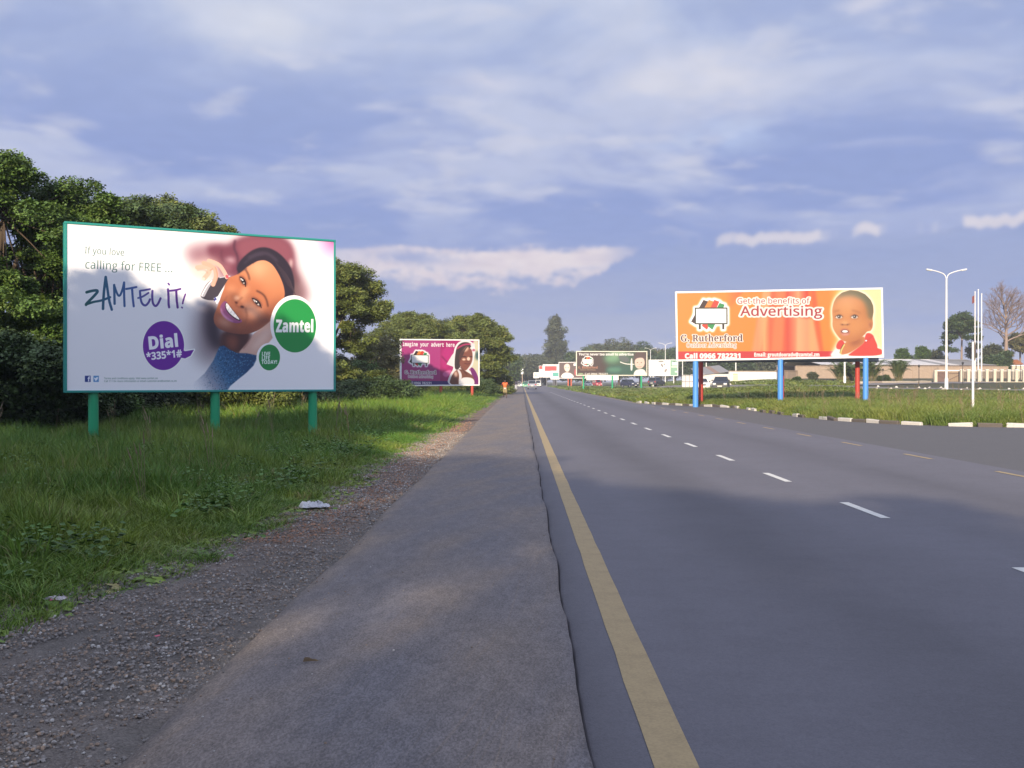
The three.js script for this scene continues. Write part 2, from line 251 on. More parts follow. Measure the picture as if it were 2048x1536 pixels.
// white-and-black kerb stones round the grass island, each a block of its own
{
  const white = mat(0.62, 0.58, 0.52, 0.9, { map: texFine }), dark = mat(0.13, 0.11, 0.095, 0.95, { map: texFine }), r = rng(77);
  const variants = [0, 1, 2, 3].map((k) => { const g = new RoundedBoxGeometry(0.86, 0.24, 0.16, 2, 0.035), p = g.attributes.position, n = rng(90 + k); for (let i = 0; i < p.count; i++) { const x = p.getX(i), y = p.getY(i), z = p.getZ(i); p.setXYZ(i, x + 0.02 * n3(x * 4, y * 5, z * 5 + k), y + 0.02 * n3(x * 3 + 9, y * 4, z * 4 + k), z + 0.015 * n3(x * 3, y * 4 + 7, z * 4 + k)); } g.computeVertexNormals(); return g; });
  const kerb = new THREE.Group(); kerb.name = 'island_kerb'; struct(kerb); scene.add(kerb);
  let k = 0, left = 0;
  for (let i = 2; i < KERB.length - 1; i++) {
    const a = KERB[i - 1], b = KERB[i], L = Math.hypot(b[0] - a[0], b[1] - a[1]), turn = Math.atan2(b[1] - a[1], b[0] - a[0]); if (a[1] > 79) { continue; }
    for (let s = left; s < L; s += 0.95) {
      const t = s / L, x = lerp(a[0], b[0], t), d = lerp(a[1], b[1], t); k++; left = s + 0.95 - L;
      if (x > 24 || (d < 63 && d > 44 && r() < 0.72) || r() < 0.08) continue;               // many stones there are sunk in the grass
      const m = mesh('kerb_stone', variants[k % 4], k % 2 ? white : dark, kerb); m.position.set(x + 0.06 * (r() - 0.5), 0.005 + 0.035 * (r() - 0.5), -d + 0.06 * (r() - 0.5)); m.rotation.set(0.12 * (r() - 0.5), turn + 0.1 * (r() - 0.5), 0.06 * (r() - 0.5)); m.scale.set(0.94 + 0.1 * r(), 1, 1);
    }
  }
}
// ---------------------------------------------------------------- service road behind the grass island
const SERVICE = [[25, 420], [25, 300], [25.5, 200], [26, 150], [27.5, 128], [31, 112], [37, 101], [46, 94], [60, 89.5], [80, 87], [120, 85]];
const serviceCurve = new THREE.CatmullRomCurve3(SERVICE.map(([x, d]) => new THREE.Vector3(x, 0, -d)));
const servicePts = serviceCurve.getSpacedPoints(220);
function onServiceRoad(x, d, pad) { if (d < 78 || x < 18) return false; let b = 1e9; for (const p of servicePts) { const q = (p.x - x) ** 2 + (p.z + d) ** 2; if (q < b) b = q; } return Math.sqrt(b) < 3.3 + pad; }
function ribbon(pts, half, lift, m, name, cols = 7) {
  const pos = [], uv = [], idx = []; let run = 0;
  pts.forEach((p, i) => { const a = pts[Math.max(0, i - 1)], b = pts[Math.min(pts.length - 1, i + 1)], t = new THREE.Vector3().subVectors(b, a).normalize(), nx = -t.z, nz = t.x; if (i) run += p.distanceTo(pts[i - 1]); for (let j = 0; j < cols; j++) { const s = (j / (cols - 1) * 2 - 1) * half, x = p.x + nx * s, z = p.z + nz * s; pos.push(x, land(x, -z) + lift, z); uv.push(s / 2, run / 2); if (i && j) { const o = i * cols + j; idx.push(o - cols - 1, o, o - cols, o - cols - 1, o - 1, o); } } });
  const g = new THREE.BufferGeometry(); g.setAttribute('position', new THREE.Float32BufferAttribute(pos, 3)); g.setAttribute('uv', new THREE.Float32BufferAttribute(uv, 2)); g.setIndex(idx); g.computeVertexNormals(); if (g.attributes.normal.getY(0) < 0) { const ix = g.index.array; for (let i = 0; i < ix.length; i += 3) { const t = ix[i]; ix[i] = ix[i + 1]; ix[i + 1] = t; } g.computeVertexNormals(); } return struct(mesh(name, g, m));
}
const oldTar = new THREE.MeshStandardMaterial({ color: new THREE.Color().setRGB(0.23, 0.205, 0.185), map: texAsphalt, roughness: 0.9 });
ribbon(servicePts, 3.3, 0.06, oldTar, 'service_road');
const drivePts = new THREE.CatmullRomCurve3([[33, 117], [40, 124], [48, 133], [58, 141], [63, 148], [65, 158]].map(([x, d]) => new THREE.Vector3(x, 0, -d))).getSpacedPoints(40);
ribbon(drivePts, 3.6, 0.07, oldTar, 'entrance_drive');
// ---------------------------------------------------------------- printed sheets of the billboards
// the advertising firm's sign: a blank board on two legs over slanting stripes
function firmSign(g, x, y, s, glow) {
  g.save(); g.translate(x, y); g.scale(s, s);
  const stripes = (grow, col) => { for (const [k, c] of [[0, '#3a2420'], [1, '#d9862c'], [2, '#d8402e'], [3, '#2f8f4e']]) P(g, [[-95 + k * 62 - 0, -190 + (k > 2 ? 35 : 0)], [-35 + k * 62, -170 + (k > 2 ? 35 : 0)], [-190 + k * 62 + 10, 155 - (k < 2 ? 60 : 0)], [-250 + k * 62 + 10, 110 - (k < 2 ? 50 : 0)]], col ?? c, { sharp: 1, stroke: col, width: grow }); };
  const frame = (grow, col) => { P(g, [[-190, -95], [175, -95], [175, 85], [-190, 85]], col ?? '#fbfaf6', { sharp: 1, stroke: col ?? '#2c3027', width: grow || 14 }); };
  const legs = (grow, col) => { for (const lx of [-140, 132]) P(g, [[lx - 12, 90], [lx + 12, 90], [lx + 12, 150], [lx - 12, 150]], col ?? '#33261f', { sharp: 1, stroke: col, width: grow }); };
  if (glow) { g.save(); g.filter = 'blur(6px)'; stripes(58, '#fff'); frame(62, '#fff'); legs(52, '#fff'); g.restore(); stripes(36, '#fff'); frame(40, '#fff'); legs(30, '#fff'); }
  stripes(); legs(); frame(); P(g, [[-172, -78], [157, -78], [157, 68], [-172, 68]], '#fdfdfb', { sharp: 1 }); g.restore();
}
const PAPER = '#ecebec';

const sheetPhone = canvas(1536, 928, (g, W, H) => {
  g.fillStyle = PAPER; g.fillRect(0, 0, W, H);
  { const q = g.createRadialGradient(W, 0, 4, W, 0, 210); q.addColorStop(0, '#c76ba8'); q.addColorStop(0.5, 'rgba(222,170,205,0.55)'); q.addColorStop(1, 'rgba(235,225,232,0)'); g.fillStyle = q; g.fillRect(W - 230, 0, 230, 230); }
  // the woman on the phone
  g.save(); g.setTransform(0.6209, -0.0212, -0.008, 0.6209, 632.5, 11.8);
  P(g, [[-40, 150], [130, 90], [280, 80], [400, 90], [470, 40], [640, -20], [930, -10], [1060, 90], [1085, 330], [1190, 480], [1230, 640], [1000, 720], [620, 560], [330, 420], [120, 360]], '#7d4450', { blur: 34, alpha: 0.75 });
  P(g, [[180, 130], [290, 90], [400, 110], [480, 45], [650, -10], [920, 0], [1030, 90], [1050, 300], [1120, 480], [900, 560], [480, 400], [300, 330]], '#713a48', { blur: 14 });
  P(g, [[470, 60], [660, 5], [920, 10], [1030, 100], [1040, 330], [700, 240], [520, 250]], '#874b56', { blur: 16 });
  L(g, [[470, 55], [450, 120], [500, 200], [495, 330]], '#4a2534', 16, { blur: 6 });
  L(g, [[345, 150], [330, 210], [390, 290]], '#5b2c3a', 12, { blur: 6 });
  O(g, 428, 245, 46, 26, '#c8a7ae', { blur: 14 }); O(g, 1018, 262, 16, 46, '#d8b7b4', { blur: 8 }); O(g, 400, 310, 40, 50, '#8e5560', { blur: 14 });
  // falling hair and shadowed side, fading into the paper
  P(g, [[150, 640], [300, 640], [360, 780], [380, 940], [420, 1100], [330, 1260], [200, 1250], [110, 1150], [90, 900], [110, 740]], '#6b5a60', { blur: 46, alpha: 0.75 });
  P(g, [[210, 650], [310, 650], [330, 800], [340, 960], [420, 1090], [330, 1120], [240, 1060], [190, 880]], '#362a33', { blur: 26 });
  P(g, [[350, 900], [620, 900], [640, 1010], [560, 1150], [420, 1150], [330, 1080]], '#4c2c28', { blur: 10 });
  P(g, [[390, 960], [520, 965], [500, 1110], [410, 1090]], '#7b4636', { blur: 16 });
  // hair on the head
  P(g, [[880, 230], [1010, 300], [1100, 430], [1150, 590], [1060, 720], [930, 660], [900, 440]], '#6b5352', { blur: 30, alpha: 0.95 });
  P(g, [[485, 345], [500, 270], [560, 200], [640, 135], [745, 102], [850, 130], [945, 200], [1020, 300], [1055, 420], [1055, 540], [1020, 650], [940, 700], [880, 560], [800, 330], [720, 260], [600, 320], [530, 380]], '#2c222c', { blur: 3 });
  L(g, [[600, 215], [700, 160], [800, 170], [880, 240]], '#5b4c5c', 12, { blur: 8 }); L(g, [[560, 270], [640, 200], [740, 180]], '#473a48', 10, { blur: 6 });
  for (let k = 0; k < 26; k++) L(g, [[860 + k * 5, 250 + k * 9], [950 + k * 4, 330 + k * 8], [1020 + k * 3, 440 + k * 8]], k % 3 ? '#3a2c33' : '#5f4a4c', 3, { alpha: 0.5 });
  // face
  const face = [[455, 395], [515, 368], [590, 300], [680, 245], [760, 232], [835, 272], [900, 370], [945, 470], [965, 570], [935, 650], [875, 735], [845, 810], [770, 880], [690, 925], [600, 955], [495, 952], [400, 932], [320, 898], [280, 845], [274, 780], [305, 705], [330, 630], [352, 560], [378, 500], [382, 440], [410, 410]];
  const sk = g.createLinearGradient(700, 250, 420, 960); sk.addColorStop(0, '#d2895f'); sk.addColorStop(0.35, '#b96f49'); sk.addColorStop(0.7, '#a26045'); sk.addColorStop(1, '#7a4434');
  P(g, face, sk, { blur: 1.5 });
  g.save(); g.beginPath(); face.forEach(([x, y], i) => (i ? g.lineTo(x, y) : g.moveTo(x, y))); g.closePath(); g.clip();
  O(g, 700, 320, 110, 70, '#e7ae86', { blur: 36, turn: 0.5 }); O(g, 830, 440, 60, 110, '#cf8a60', { blur: 34, turn: -0.5 }); O(g, 560, 560, 30, 80, '#d79a72', { blur: 16, turn: 0.45 });
  O(g, 650, 730, 105, 60, '#d29a7e', { blur: 24, turn: 0.6 }); O(g, 860, 560, 46, 90, '#c27a50', { blur: 30 }); O(g, 440, 520, 46, 40, '#d08a62', { blur: 18 }); O(g, 380, 840, 70, 34, '#c28d77', { blur: 18, turn: 0.4 });
  P(g, [[960, 560], [870, 760], [760, 900], [600, 970], [420, 960], [560, 900], [700, 840], [820, 700]], '#6b3b2c', { blur: 26, alpha: 0.85 });
  L(g, [[545, 600], [470, 660], [500, 690], [545, 700]], '#7b442f', 9, { blur: 5 }); O(g, 492, 605, 26, 17, '#e3b294', { blur: 8 });
  O(g, 545, 690, 20, 11, '#45211b', { blur: 3, turn: 0.3 }); O(g, 488, 650, 16, 9, '#54291f', { blur: 3, turn: 0.6 });
  L(g, [[575, 700], [600, 780], [570, 860]], '#7d4936', 9, { blur: 6 }); L(g, [[400, 590], [372, 640], [345, 700]], '#7d4936', 7, { blur: 5 });
  L(g, [[575, 335], [598, 365], [612, 425]], '#5a3426', 13, { blur: 4 }); L(g, [[685, 535], [745, 560], [782, 620], [795, 685]], '#4c2a20', 14, { blur: 4 });
  for (const [x, y, r, l] of [[548, 440, 1.0, 44], [684, 646, 0.78, 54]]) {
    g.save(); g.translate(x, y); g.rotate(r); O(g, 2, -3, l + 10, 26, '#6b3c2e', { blur: 6 }); O(g, 0, 0, l, 17, '#2a1714'); O(g, -2, 3, l * 0.78, 10, '#cfc2bb', { blur: 1.5 }); O(g, 2, 0, 17, 15, '#24140f'); O(g, -6, -3, 7, 5, '#ffffff'); L(g, [[-l - 4, 4], [-l * 0.3, -20], [l * 0.5, -19], [l + 16, 6]], '#1c100f', 8); g.restore();
  }
  g.restore();
  for (const [x, y] of [[500, 330], [540, 285], [590, 250], [640, 225]]) L(g, [[x, y + 40], [x + 30, y + 10], [x + 80, y - 10]], '#2c222c', 16, { blur: 5, alpha: 0.7 });
  // smile
  P(g, [[386, 628], [352, 655], [332, 700], [345, 752], [385, 800], [440, 838], [505, 852], [556, 832], [520, 800], [470, 742], [415, 672]], '#8a4b74');
  P(g, [[345, 690], [360, 750], [410, 800], [480, 835], [430, 830], [370, 790], [338, 730]], '#c58fb0', { blur: 5 });
  P(g, [[392, 640], [380, 680], [395, 728], [440, 780], [495, 818], [540, 828], [500, 775], [450, 712]], '#2c1416');
  P(g, [[395, 643], [386, 684], [405, 730], [450, 775], [500, 808], [528, 818], [492, 770], [445, 712]], '#f3efec');
  for (const [a, b, c, d] of [[405, 668, 392, 690], [428, 692, 408, 730], [452, 722, 430, 756], [475, 752, 456, 780], [497, 780, 484, 798]]) L(g, [[a, b], [(a + c) / 2, (b + d) / 2], [c, d]], '#b9aead', 3);
  // hand under the cheek
  P(g, [[850, 800], [905, 830], [885, 930], [835, 1010], [770, 1080], [715, 1175], [600, 1170], [505, 1140], [560, 1080], [620, 1010], [655, 950], [720, 910], [785, 860]], '#cba291', { blur: 2 });
  P(g, [[800, 880], [840, 900], [770, 1020], [690, 1110], [620, 1110], [690, 1010]], '#e0c0b0', { blur: 18 }); L(g, [[640, 960], [610, 1030], [560, 1090]], '#7f5148', 9, { blur: 5 });
  // sleeve
  const kn = g.createLinearGradient(60, 1400, 520, 1150); kn.addColorStop(0, 'rgba(190,192,205,0)'); kn.addColorStop(0.35, 'rgba(120,128,150,0.8)'); kn.addColorStop(0.62, '#33618a'); kn.addColorStop(1, '#1f466f');
  const sleeve = [[335, 1070], [375, 1060], [430, 1100], [500, 1135], [600, 1140], [705, 1165], [660, 1260], [590, 1330], [500, 1400], [440, 1450], [395, 1520], [300, 1520], [40, 1520], [110, 1400], [200, 1320], [280, 1200]];
  P(g, sleeve, kn, { sharp: 1, blur: 2 });
  g.save(); g.beginPath(); sleeve.forEach(([x, y], i) => (i ? g.lineTo(x, y) : g.moveTo(x, y))); g.closePath(); g.clip();
  { const r = rng(8); for (let k = 0; k < 900; k++) { const x = 100 + 620 * r(), y = 1060 + 450 * r(), f = clamp((x - 160) / 200, 0.1, 1); O(g, x, y, 5, 7, r() < 0.6 ? '#16314f' : '#5f93b5', { alpha: 0.5 * f, turn: r() * 3 }); } }
  g.restore();
  // hand with the phone
  P(g, [[60, 300], [150, 255], [240, 240], [305, 235], [330, 330], [300, 420], [200, 440], [120, 430], [50, 400]], '#e6cdbf', { blur: 26, alpha: 0.9 });
  P(g, [[150, 590], [165, 545], [205, 470], [260, 430], [330, 405], [425, 395], [400, 440], [365, 500], [320, 575], [295, 628], [230, 630], [170, 612]], '#40383f', { blur: 1 });
  P(g, [[150, 590], [170, 530], [215, 465], [265, 425], [280, 440], [240, 490], [205, 560], [185, 605]], '#a9a5ad'); L(g, [[165, 585], [200, 505], [255, 440]], '#f1eff2', 8);
  L(g, [[330, 412], [400, 398], [425, 396]], '#c9c6cc', 8);
  P(g, [[275, 608], [345, 575], [330, 630], [305, 668]], '#dfe2f0', { sharp: 1 }); P(g, [[285, 592], [305, 620], [275, 640]], '#3b3a86', { sharp: 1 });
  L(g, [[120, 318], [215, 300], [240, 352], [185, 420]], '#dcae99', 42); L(g, [[178, 275], [275, 300], [302, 390], [268, 478]], '#d9a68f', 40); L(g, [[225, 252], [315, 275], [365, 345], [396, 408]], '#dfae9a', 36);
  L(g, [[238, 345], [262, 330]], '#a06a55', 5, { blur: 2 }); L(g, [[120, 345], [190, 330], [215, 372]], '#b98370', 6, { blur: 3 }); L(g, [[285, 310], [318, 390], [290, 470]], '#a8735f', 5, { blur: 2 }); O(g, 398, 402, 13, 20, '#cf5560', { turn: -0.5 }); O(g, 176, 425, 17, 14, '#efc9bb');
  g.restore();
  // headline
  g.save(); g.setTransform(0.3303, -0.0166, -0.0022, 0.3477, 37.3, 87.7);
  const ink = '#4e6f6a';
  T(g, 'If you love', 165, 220, 640, 150, ink, { turn: 0.055 }); T(g, 'calling for FREE ...', 170, 462, 1440, 190, ink, { turn: 0.042 });
  const brush = g.createLinearGradient(180, 0, 1830, 0); brush.addColorStop(0, '#12504f'); brush.addColorStop(0.22, '#265a7c'); brush.addColorStop(0.45, '#3a5a96'); brush.addColorStop(0.65, '#57418d'); brush.addColorStop(1, '#5a1f7e');
  const B = (pts, w = 40) => L(g, pts, brush, w);
  B([[205, 845], [300, 815], [395, 815], [330, 900], [200, 1030], [198, 1045]], 44); B([[198, 1040], [300, 1000], [430, 985], [575, 928]], 38);
  B([[465, 1115], [470, 900], [505, 600]], 42); B([[505, 600], [535, 800], [560, 980], [605, 1130]], 40);
  B([[650, 1035], [645, 880], [640, 730]], 38); B([[640, 730], [680, 860], [725, 925], [770, 830], [800, 690]], 34); B([[800, 690], [800, 880], [810, 1075]], 36);
  B([[835, 795], [900, 785], [1000, 765]], 34); B([[930, 790], [940, 940], [960, 1080]], 36);
  B([[1070, 825], [1140, 815], [1225, 800]], 32); B([[1200, 862], [1100, 930], [1030, 945]], 30); B([[1060, 830], [1065, 1000], [1140, 1085], [1200, 1030], [1225, 970]], 36);
  B([[1265, 830], [1255, 1000], [1310, 1095], [1360, 1050], [1400, 955]], 36);
  B([[1528, 708], [1545, 728]], 30); B([[1525, 805], [1535, 900], [1535, 1050], [1545, 1105]], 38); B([[1560, 830], [1640, 825], [1735, 800]], 34); B([[1665, 830], [1670, 980], [1690, 1110]], 38); B([[1820, 890], [1785, 990], [1775, 1045]], 28); B([[1760, 1108], [1768, 1116]], 26);
  g.restore();
  // speech bubble
  g.save(); g.setTransform(0.8666, -0.0166, -0.0074, 0.8957, -111.9, -97);
  for (const [c, w] of [['#eef0ea', 14], [null, 0]]) { const f = c ?? '#6a1f97'; P(g, [[830, 880], [868, 905], [928, 895], [905, 935], [870, 952], [830, 945], [800, 960]], f, { sharp: 1, stroke: c, width: w }); O(g, 731, 868, 131, 158, f, { stroke: c ?? f, width: w || 1 }); }
  T(g, 'Dial', 632, 893, 200, 112, '#eeedf0', { weight: 'bold', turn: -0.10, bold: 5 }); T(g, '*335*1#', 622, 962, 230, 66, '#eeedf0', { weight: 'bold', turn: -0.09, bold: 2 });
  g.restore();
  // round emblems
  g.save(); g.setTransform(0.965, -0.0241, -0.0146, 0.9464, -219.1, -130.4);
  O(g, 1566, 734, 152, 190, '#ecebe9', { turn: -0.05 }); O(g, 1573, 742, 138, 173, '#1f8a3f', { turn: -0.05 }); O(g, 1408, 944, 78, 92, '#ecebe9'); O(g, 1412, 945, 67, 83, '#218541');
  T(g, 'Zamtel', 1450, 782, 246, 108, '#eceeea', { weight: 'bold', halo: [['rgba(20,70,35,0.55)', 9]], bold: 5 });
  T(g, 'LIVE', 1362, 932, 56, 33, '#e8efe8', { weight: 'bold' }); T(g, 'LIFE', 1362, 959, 54, 33, '#e8efe8', { weight: 'bold' }); T(g, 'TODAY!', 1362, 986, 100, 33, '#e8efe8', { weight: 'bold' });
  g.restore();
  // small print
  g.save(); g.setTransform(0.8374, -0.0037, -0.0054, 0.8779, -93.2, -88);
  g.fillStyle = '#2c3f84'; g.fillRect(230, 1062, 36, 40); T(g, 'f', 246, 1099, 17, 42, '#eceef4', { weight: 'bold' });
  g.fillStyle = '#5b94c4'; g.fillRect(283, 1062, 34, 40); P(g, [[288, 1072], [298, 1080], [302, 1070], [310, 1072], [314, 1074], [309, 1084], [302, 1094], [290, 1095], [296, 1090], [288, 1084]], '#eceef4');
  T(g, 'Terms and conditions apply. Visit www.zamtel.zm', 350, 1085, 345, 17, '#4b6f5e'); T(g, 'Call 111 for more information or email customercare@zamtel.co.zm', 350, 1103, 470, 17, '#4b6f5e');
  g.restore();
});

const sheetOrange = canvas(1536, 512, (g, W, H) => {
  g.setTransform(W / 1750, W / 1750 * (30 / 1750) * 0.985, -0.01, H / 573, -126, -102);
  g.fillStyle = '#e28a2e'; g.fillRect(100, 50, 1900, 700);
  const dr = g.createLinearGradient(560, 0, 1480, 0); for (const [t, c] of [[0, '#e08a30'], [0.12, '#d96a2f'], [0.3, '#c9402c'], [0.36, '#e3a066'], [0.42, '#d2603a'], [0.52, '#d9683c'], [0.58, '#cc4a34'], [0.68, '#e29a6c'], [0.76, '#cb3f2c'], [0.8, '#dd7a2e'], [1, '#e08a30']]) dr.addColorStop(t, c);
  g.fillStyle = dr; g.fillRect(560, 60, 930, 640);
  const fold = (pts, c, a = 0.8) => P(g, pts, c, { blur: 9, alpha: a, sharp: 1 });
  fold([[740, 60], [900, 60], [850, 250], [790, 640], [600, 700], [560, 300]], '#e0862e', 1); fold([[890, 80], [960, 80], [900, 420], [860, 640], [780, 640], [830, 340]], '#e2a06a'); fold([[1000, 70], [1080, 70], [1060, 400], [1040, 640], [950, 640]], '#da7a4a'); fold([[1290, 70], [1330, 70], [1400, 640], [1330, 640]], '#d45a30', 0.9); fold([[1180, 330], [1310, 330], [1370, 640], [1170, 640]], '#e3a878'); fold([[1340, 60], [1500, 60], [1500, 640], [1420, 640]], '#dd8430', 1);
  { const q = g.createLinearGradient(1440, 0, 1640, 0); q.addColorStop(0, 'rgba(226,150,60,0)'); q.addColorStop(0.5, '#e6bd6a'); q.addColorStop(1, '#e9dca6'); g.fillStyle = q; g.fillRect(1440, 40, 520, 660); }
  g.fillStyle = '#c62f33'; g.fillRect(100, 612, 1400, 120);
  firmSign(g, 445, 312, 0.74, true);
  const halo = [['#efe9e2', 22]];
  T(g, 'Get the benefits of', 660, 205, 620, 66, '#a52a34', { halo, slant: 0 }); T(g, 'Advertising', 690, 308, 700, 112, '#a52a34', { halo: [['#efe9e2', 30]], bold: 3 });
  T(g, 'G. Rutherford', 175, 527, 535, 80, '#5a2024', { font: 'serif', weight: 'bold', halo: [['#f0ece6', 12]] }); T(g, 'Outdoor Advertising', 225, 577, 430, 50, '#8a3a2a', { font: 'serif', halo: [['#f0ece6', 9]] });
  T(g, 'Call 0966 782231', 210, 671, 485, 58, '#f2efec', { weight: 'bold', bold: 4 }); T(g, 'Email: groutdooradv@zamtel.zm', 803, 656, 562, 44, '#f2efec', { weight: 'bold', bold: 2 });
  // small boy in a red collar
  g.save(); g.translate(1365.4, 42.7); g.scale(0.4307, 0.4307);
  const head = [[250, 560], [255, 470], [285, 350], [340, 250], [450, 160], [610, 112], [770, 132], [910, 195], [1020, 310], [1068, 430], [1072, 550], [1048, 680], [1062, 760], [1050, 860], [1010, 925], [940, 930], [900, 990], [790, 1080], [650, 1140], [490, 1135], [390, 1065], [290, 925], [252, 820], [262, 690]];
  P(g, head, '#ffffff', { stroke: '#f6efd6', width: 60, blur: 10 });
  P(g, [[205, 1440], [270, 1300], [340, 1150], [420, 1080], [940, 955], [1040, 985], [1090, 1080], [1150, 1230], [1250, 1290], [1250, 1450], [205, 1450]], '#f4efe6', { blur: 14 });
  P(g, [[520, 1120], [900, 1000], [900, 1150], [760, 1260], [580, 1370], [420, 1400], [400, 1330], [470, 1220]], '#c47a48', { blur: 3 }); P(g, [[560, 1150], [800, 1080], [860, 1060], [820, 1160], [650, 1220]], '#8f4d2f', { blur: 18 });
  P(g, [[430, 1075], [505, 1160], [470, 1230], [400, 1300], [320, 1270], [340, 1160]], '#cf4038', { blur: 2 }); P(g, [[930, 952], [1050, 980], [1095, 1090], [1150, 1220], [1135, 1265], [1245, 1290], [1245, 1420], [540, 1420], [600, 1370], [760, 1260], [900, 1140], [890, 1060]], '#d2433a', { blur: 2 });
  L(g, [[900, 1150], [1000, 1060], [1060, 1020]], '#a92a2c', 10, { blur: 6 }); O(g, 922, 1115, 20, 16, '#e9e4ee');
  P(g, [[330, 1270], [390, 1300], [420, 1380], [430, 1430], [200, 1430], [250, 1340]], '#efece8', { blur: 3 }); L(g, [[490, 1195], [430, 1290], [415, 1370]], '#d9c873', 26); L(g, [[470, 1190], [410, 1290], [398, 1360]], '#4a4630', 10);
  P(g, [[535, 1405], [590, 1370], [440, 1395], [420, 1425], [600, 1425]], '#f0ece8');
  P(g, head, '#c8824c', { blur: 2 });
  g.save(); g.beginPath(); head.forEach(([x, y], i) => (i ? g.lineTo(x, y) : g.moveTo(x, y))); g.closePath(); g.clip();
  P(g, [[240, 480], [310, 290], [430, 150], [620, 90], [800, 120], [950, 190], [1060, 320], [1100, 500], [1060, 690], [1010, 690], [960, 640], [940, 480], [880, 340], [760, 262], [600, 232], [430, 240], [320, 320]], '#6e6a52', { blur: 14 }); L(g, [[400, 190], [620, 120], [820, 150], [980, 270], [1060, 430], [1050, 660]], '#4c5138', 44, { blur: 16 });
  O(g, 560, 330, 190, 90, '#d9a888', { blur: 50 }); O(g, 540, 480, 150, 80, '#dba260', { blur: 46 }); O(g, 720, 830, 90, 110, '#d99f5c', { blur: 50 }); O(g, 330, 800, 70, 90, '#d9a876', { blur: 40 });
  P(g, [[1000, 700], [960, 900], [860, 1010], [700, 1110], [480, 1110], [330, 980], [480, 1160], [700, 1180], [960, 1060]], '#96522f', { blur: 34 }); O(g, 970, 560, 60, 150, '#96602f', { blur: 40 });
  O(g, 1010, 820, 50, 105, '#c98654', { blur: 3 }); O(g, 1012, 800, 24, 66, '#8f5232', { blur: 10 });
  L(g, [[290, 545], [330, 520], [395, 520]], '#8e5530', 18, { blur: 8 }); L(g, [[650, 515], [740, 530], [810, 575]], '#8e5530', 18, { blur: 8 });
  for (const x of [385, 692]) { O(g, x, 640, 76, 40, '#96562f', { blur: 10 }); O(g, x, 645, 66, 30, '#f0ece8', { blur: 3 }); O(g, x + 4, 636, 36, 34, '#33241f', { blur: 3 }); O(g, x - 4, 632, 9, 9, '#ffffff'); L(g, [[x - 70, 640], [x - 20, 604], [x + 40, 606], [x + 76, 640]], '#4f2d1d', 11, { blur: 2 }); }
  O(g, 505, 765, 60, 34, '#deab74', { blur: 12 }); L(g, [[420, 790], [460, 805], [505, 796], [550, 806], [600, 780]], '#7d4426', 15, { blur: 5 }); O(g, 455, 795, 16, 9, '#5d2f1b', { blur: 3 }); O(g, 555, 795, 16, 9, '#5d2f1b', { blur: 3 });
  P(g, [[395, 920], [440, 880], [500, 870], [560, 880], [615, 935], [580, 1000], [510, 1022], [440, 1000]], '#b9705a', { blur: 4 }); P(g, [[420, 930], [460, 900], [540, 900], [590, 935], [540, 965], [460, 965]], '#4b1f18', { blur: 3 }); P(g, [[440, 930], [470, 906], [540, 906], [572, 934], [530, 956], [470, 954]], '#f6f2ee'); O(g, 510, 990, 70, 18, '#d99a86', { blur: 6 });
  g.restore(); g.restore();
});

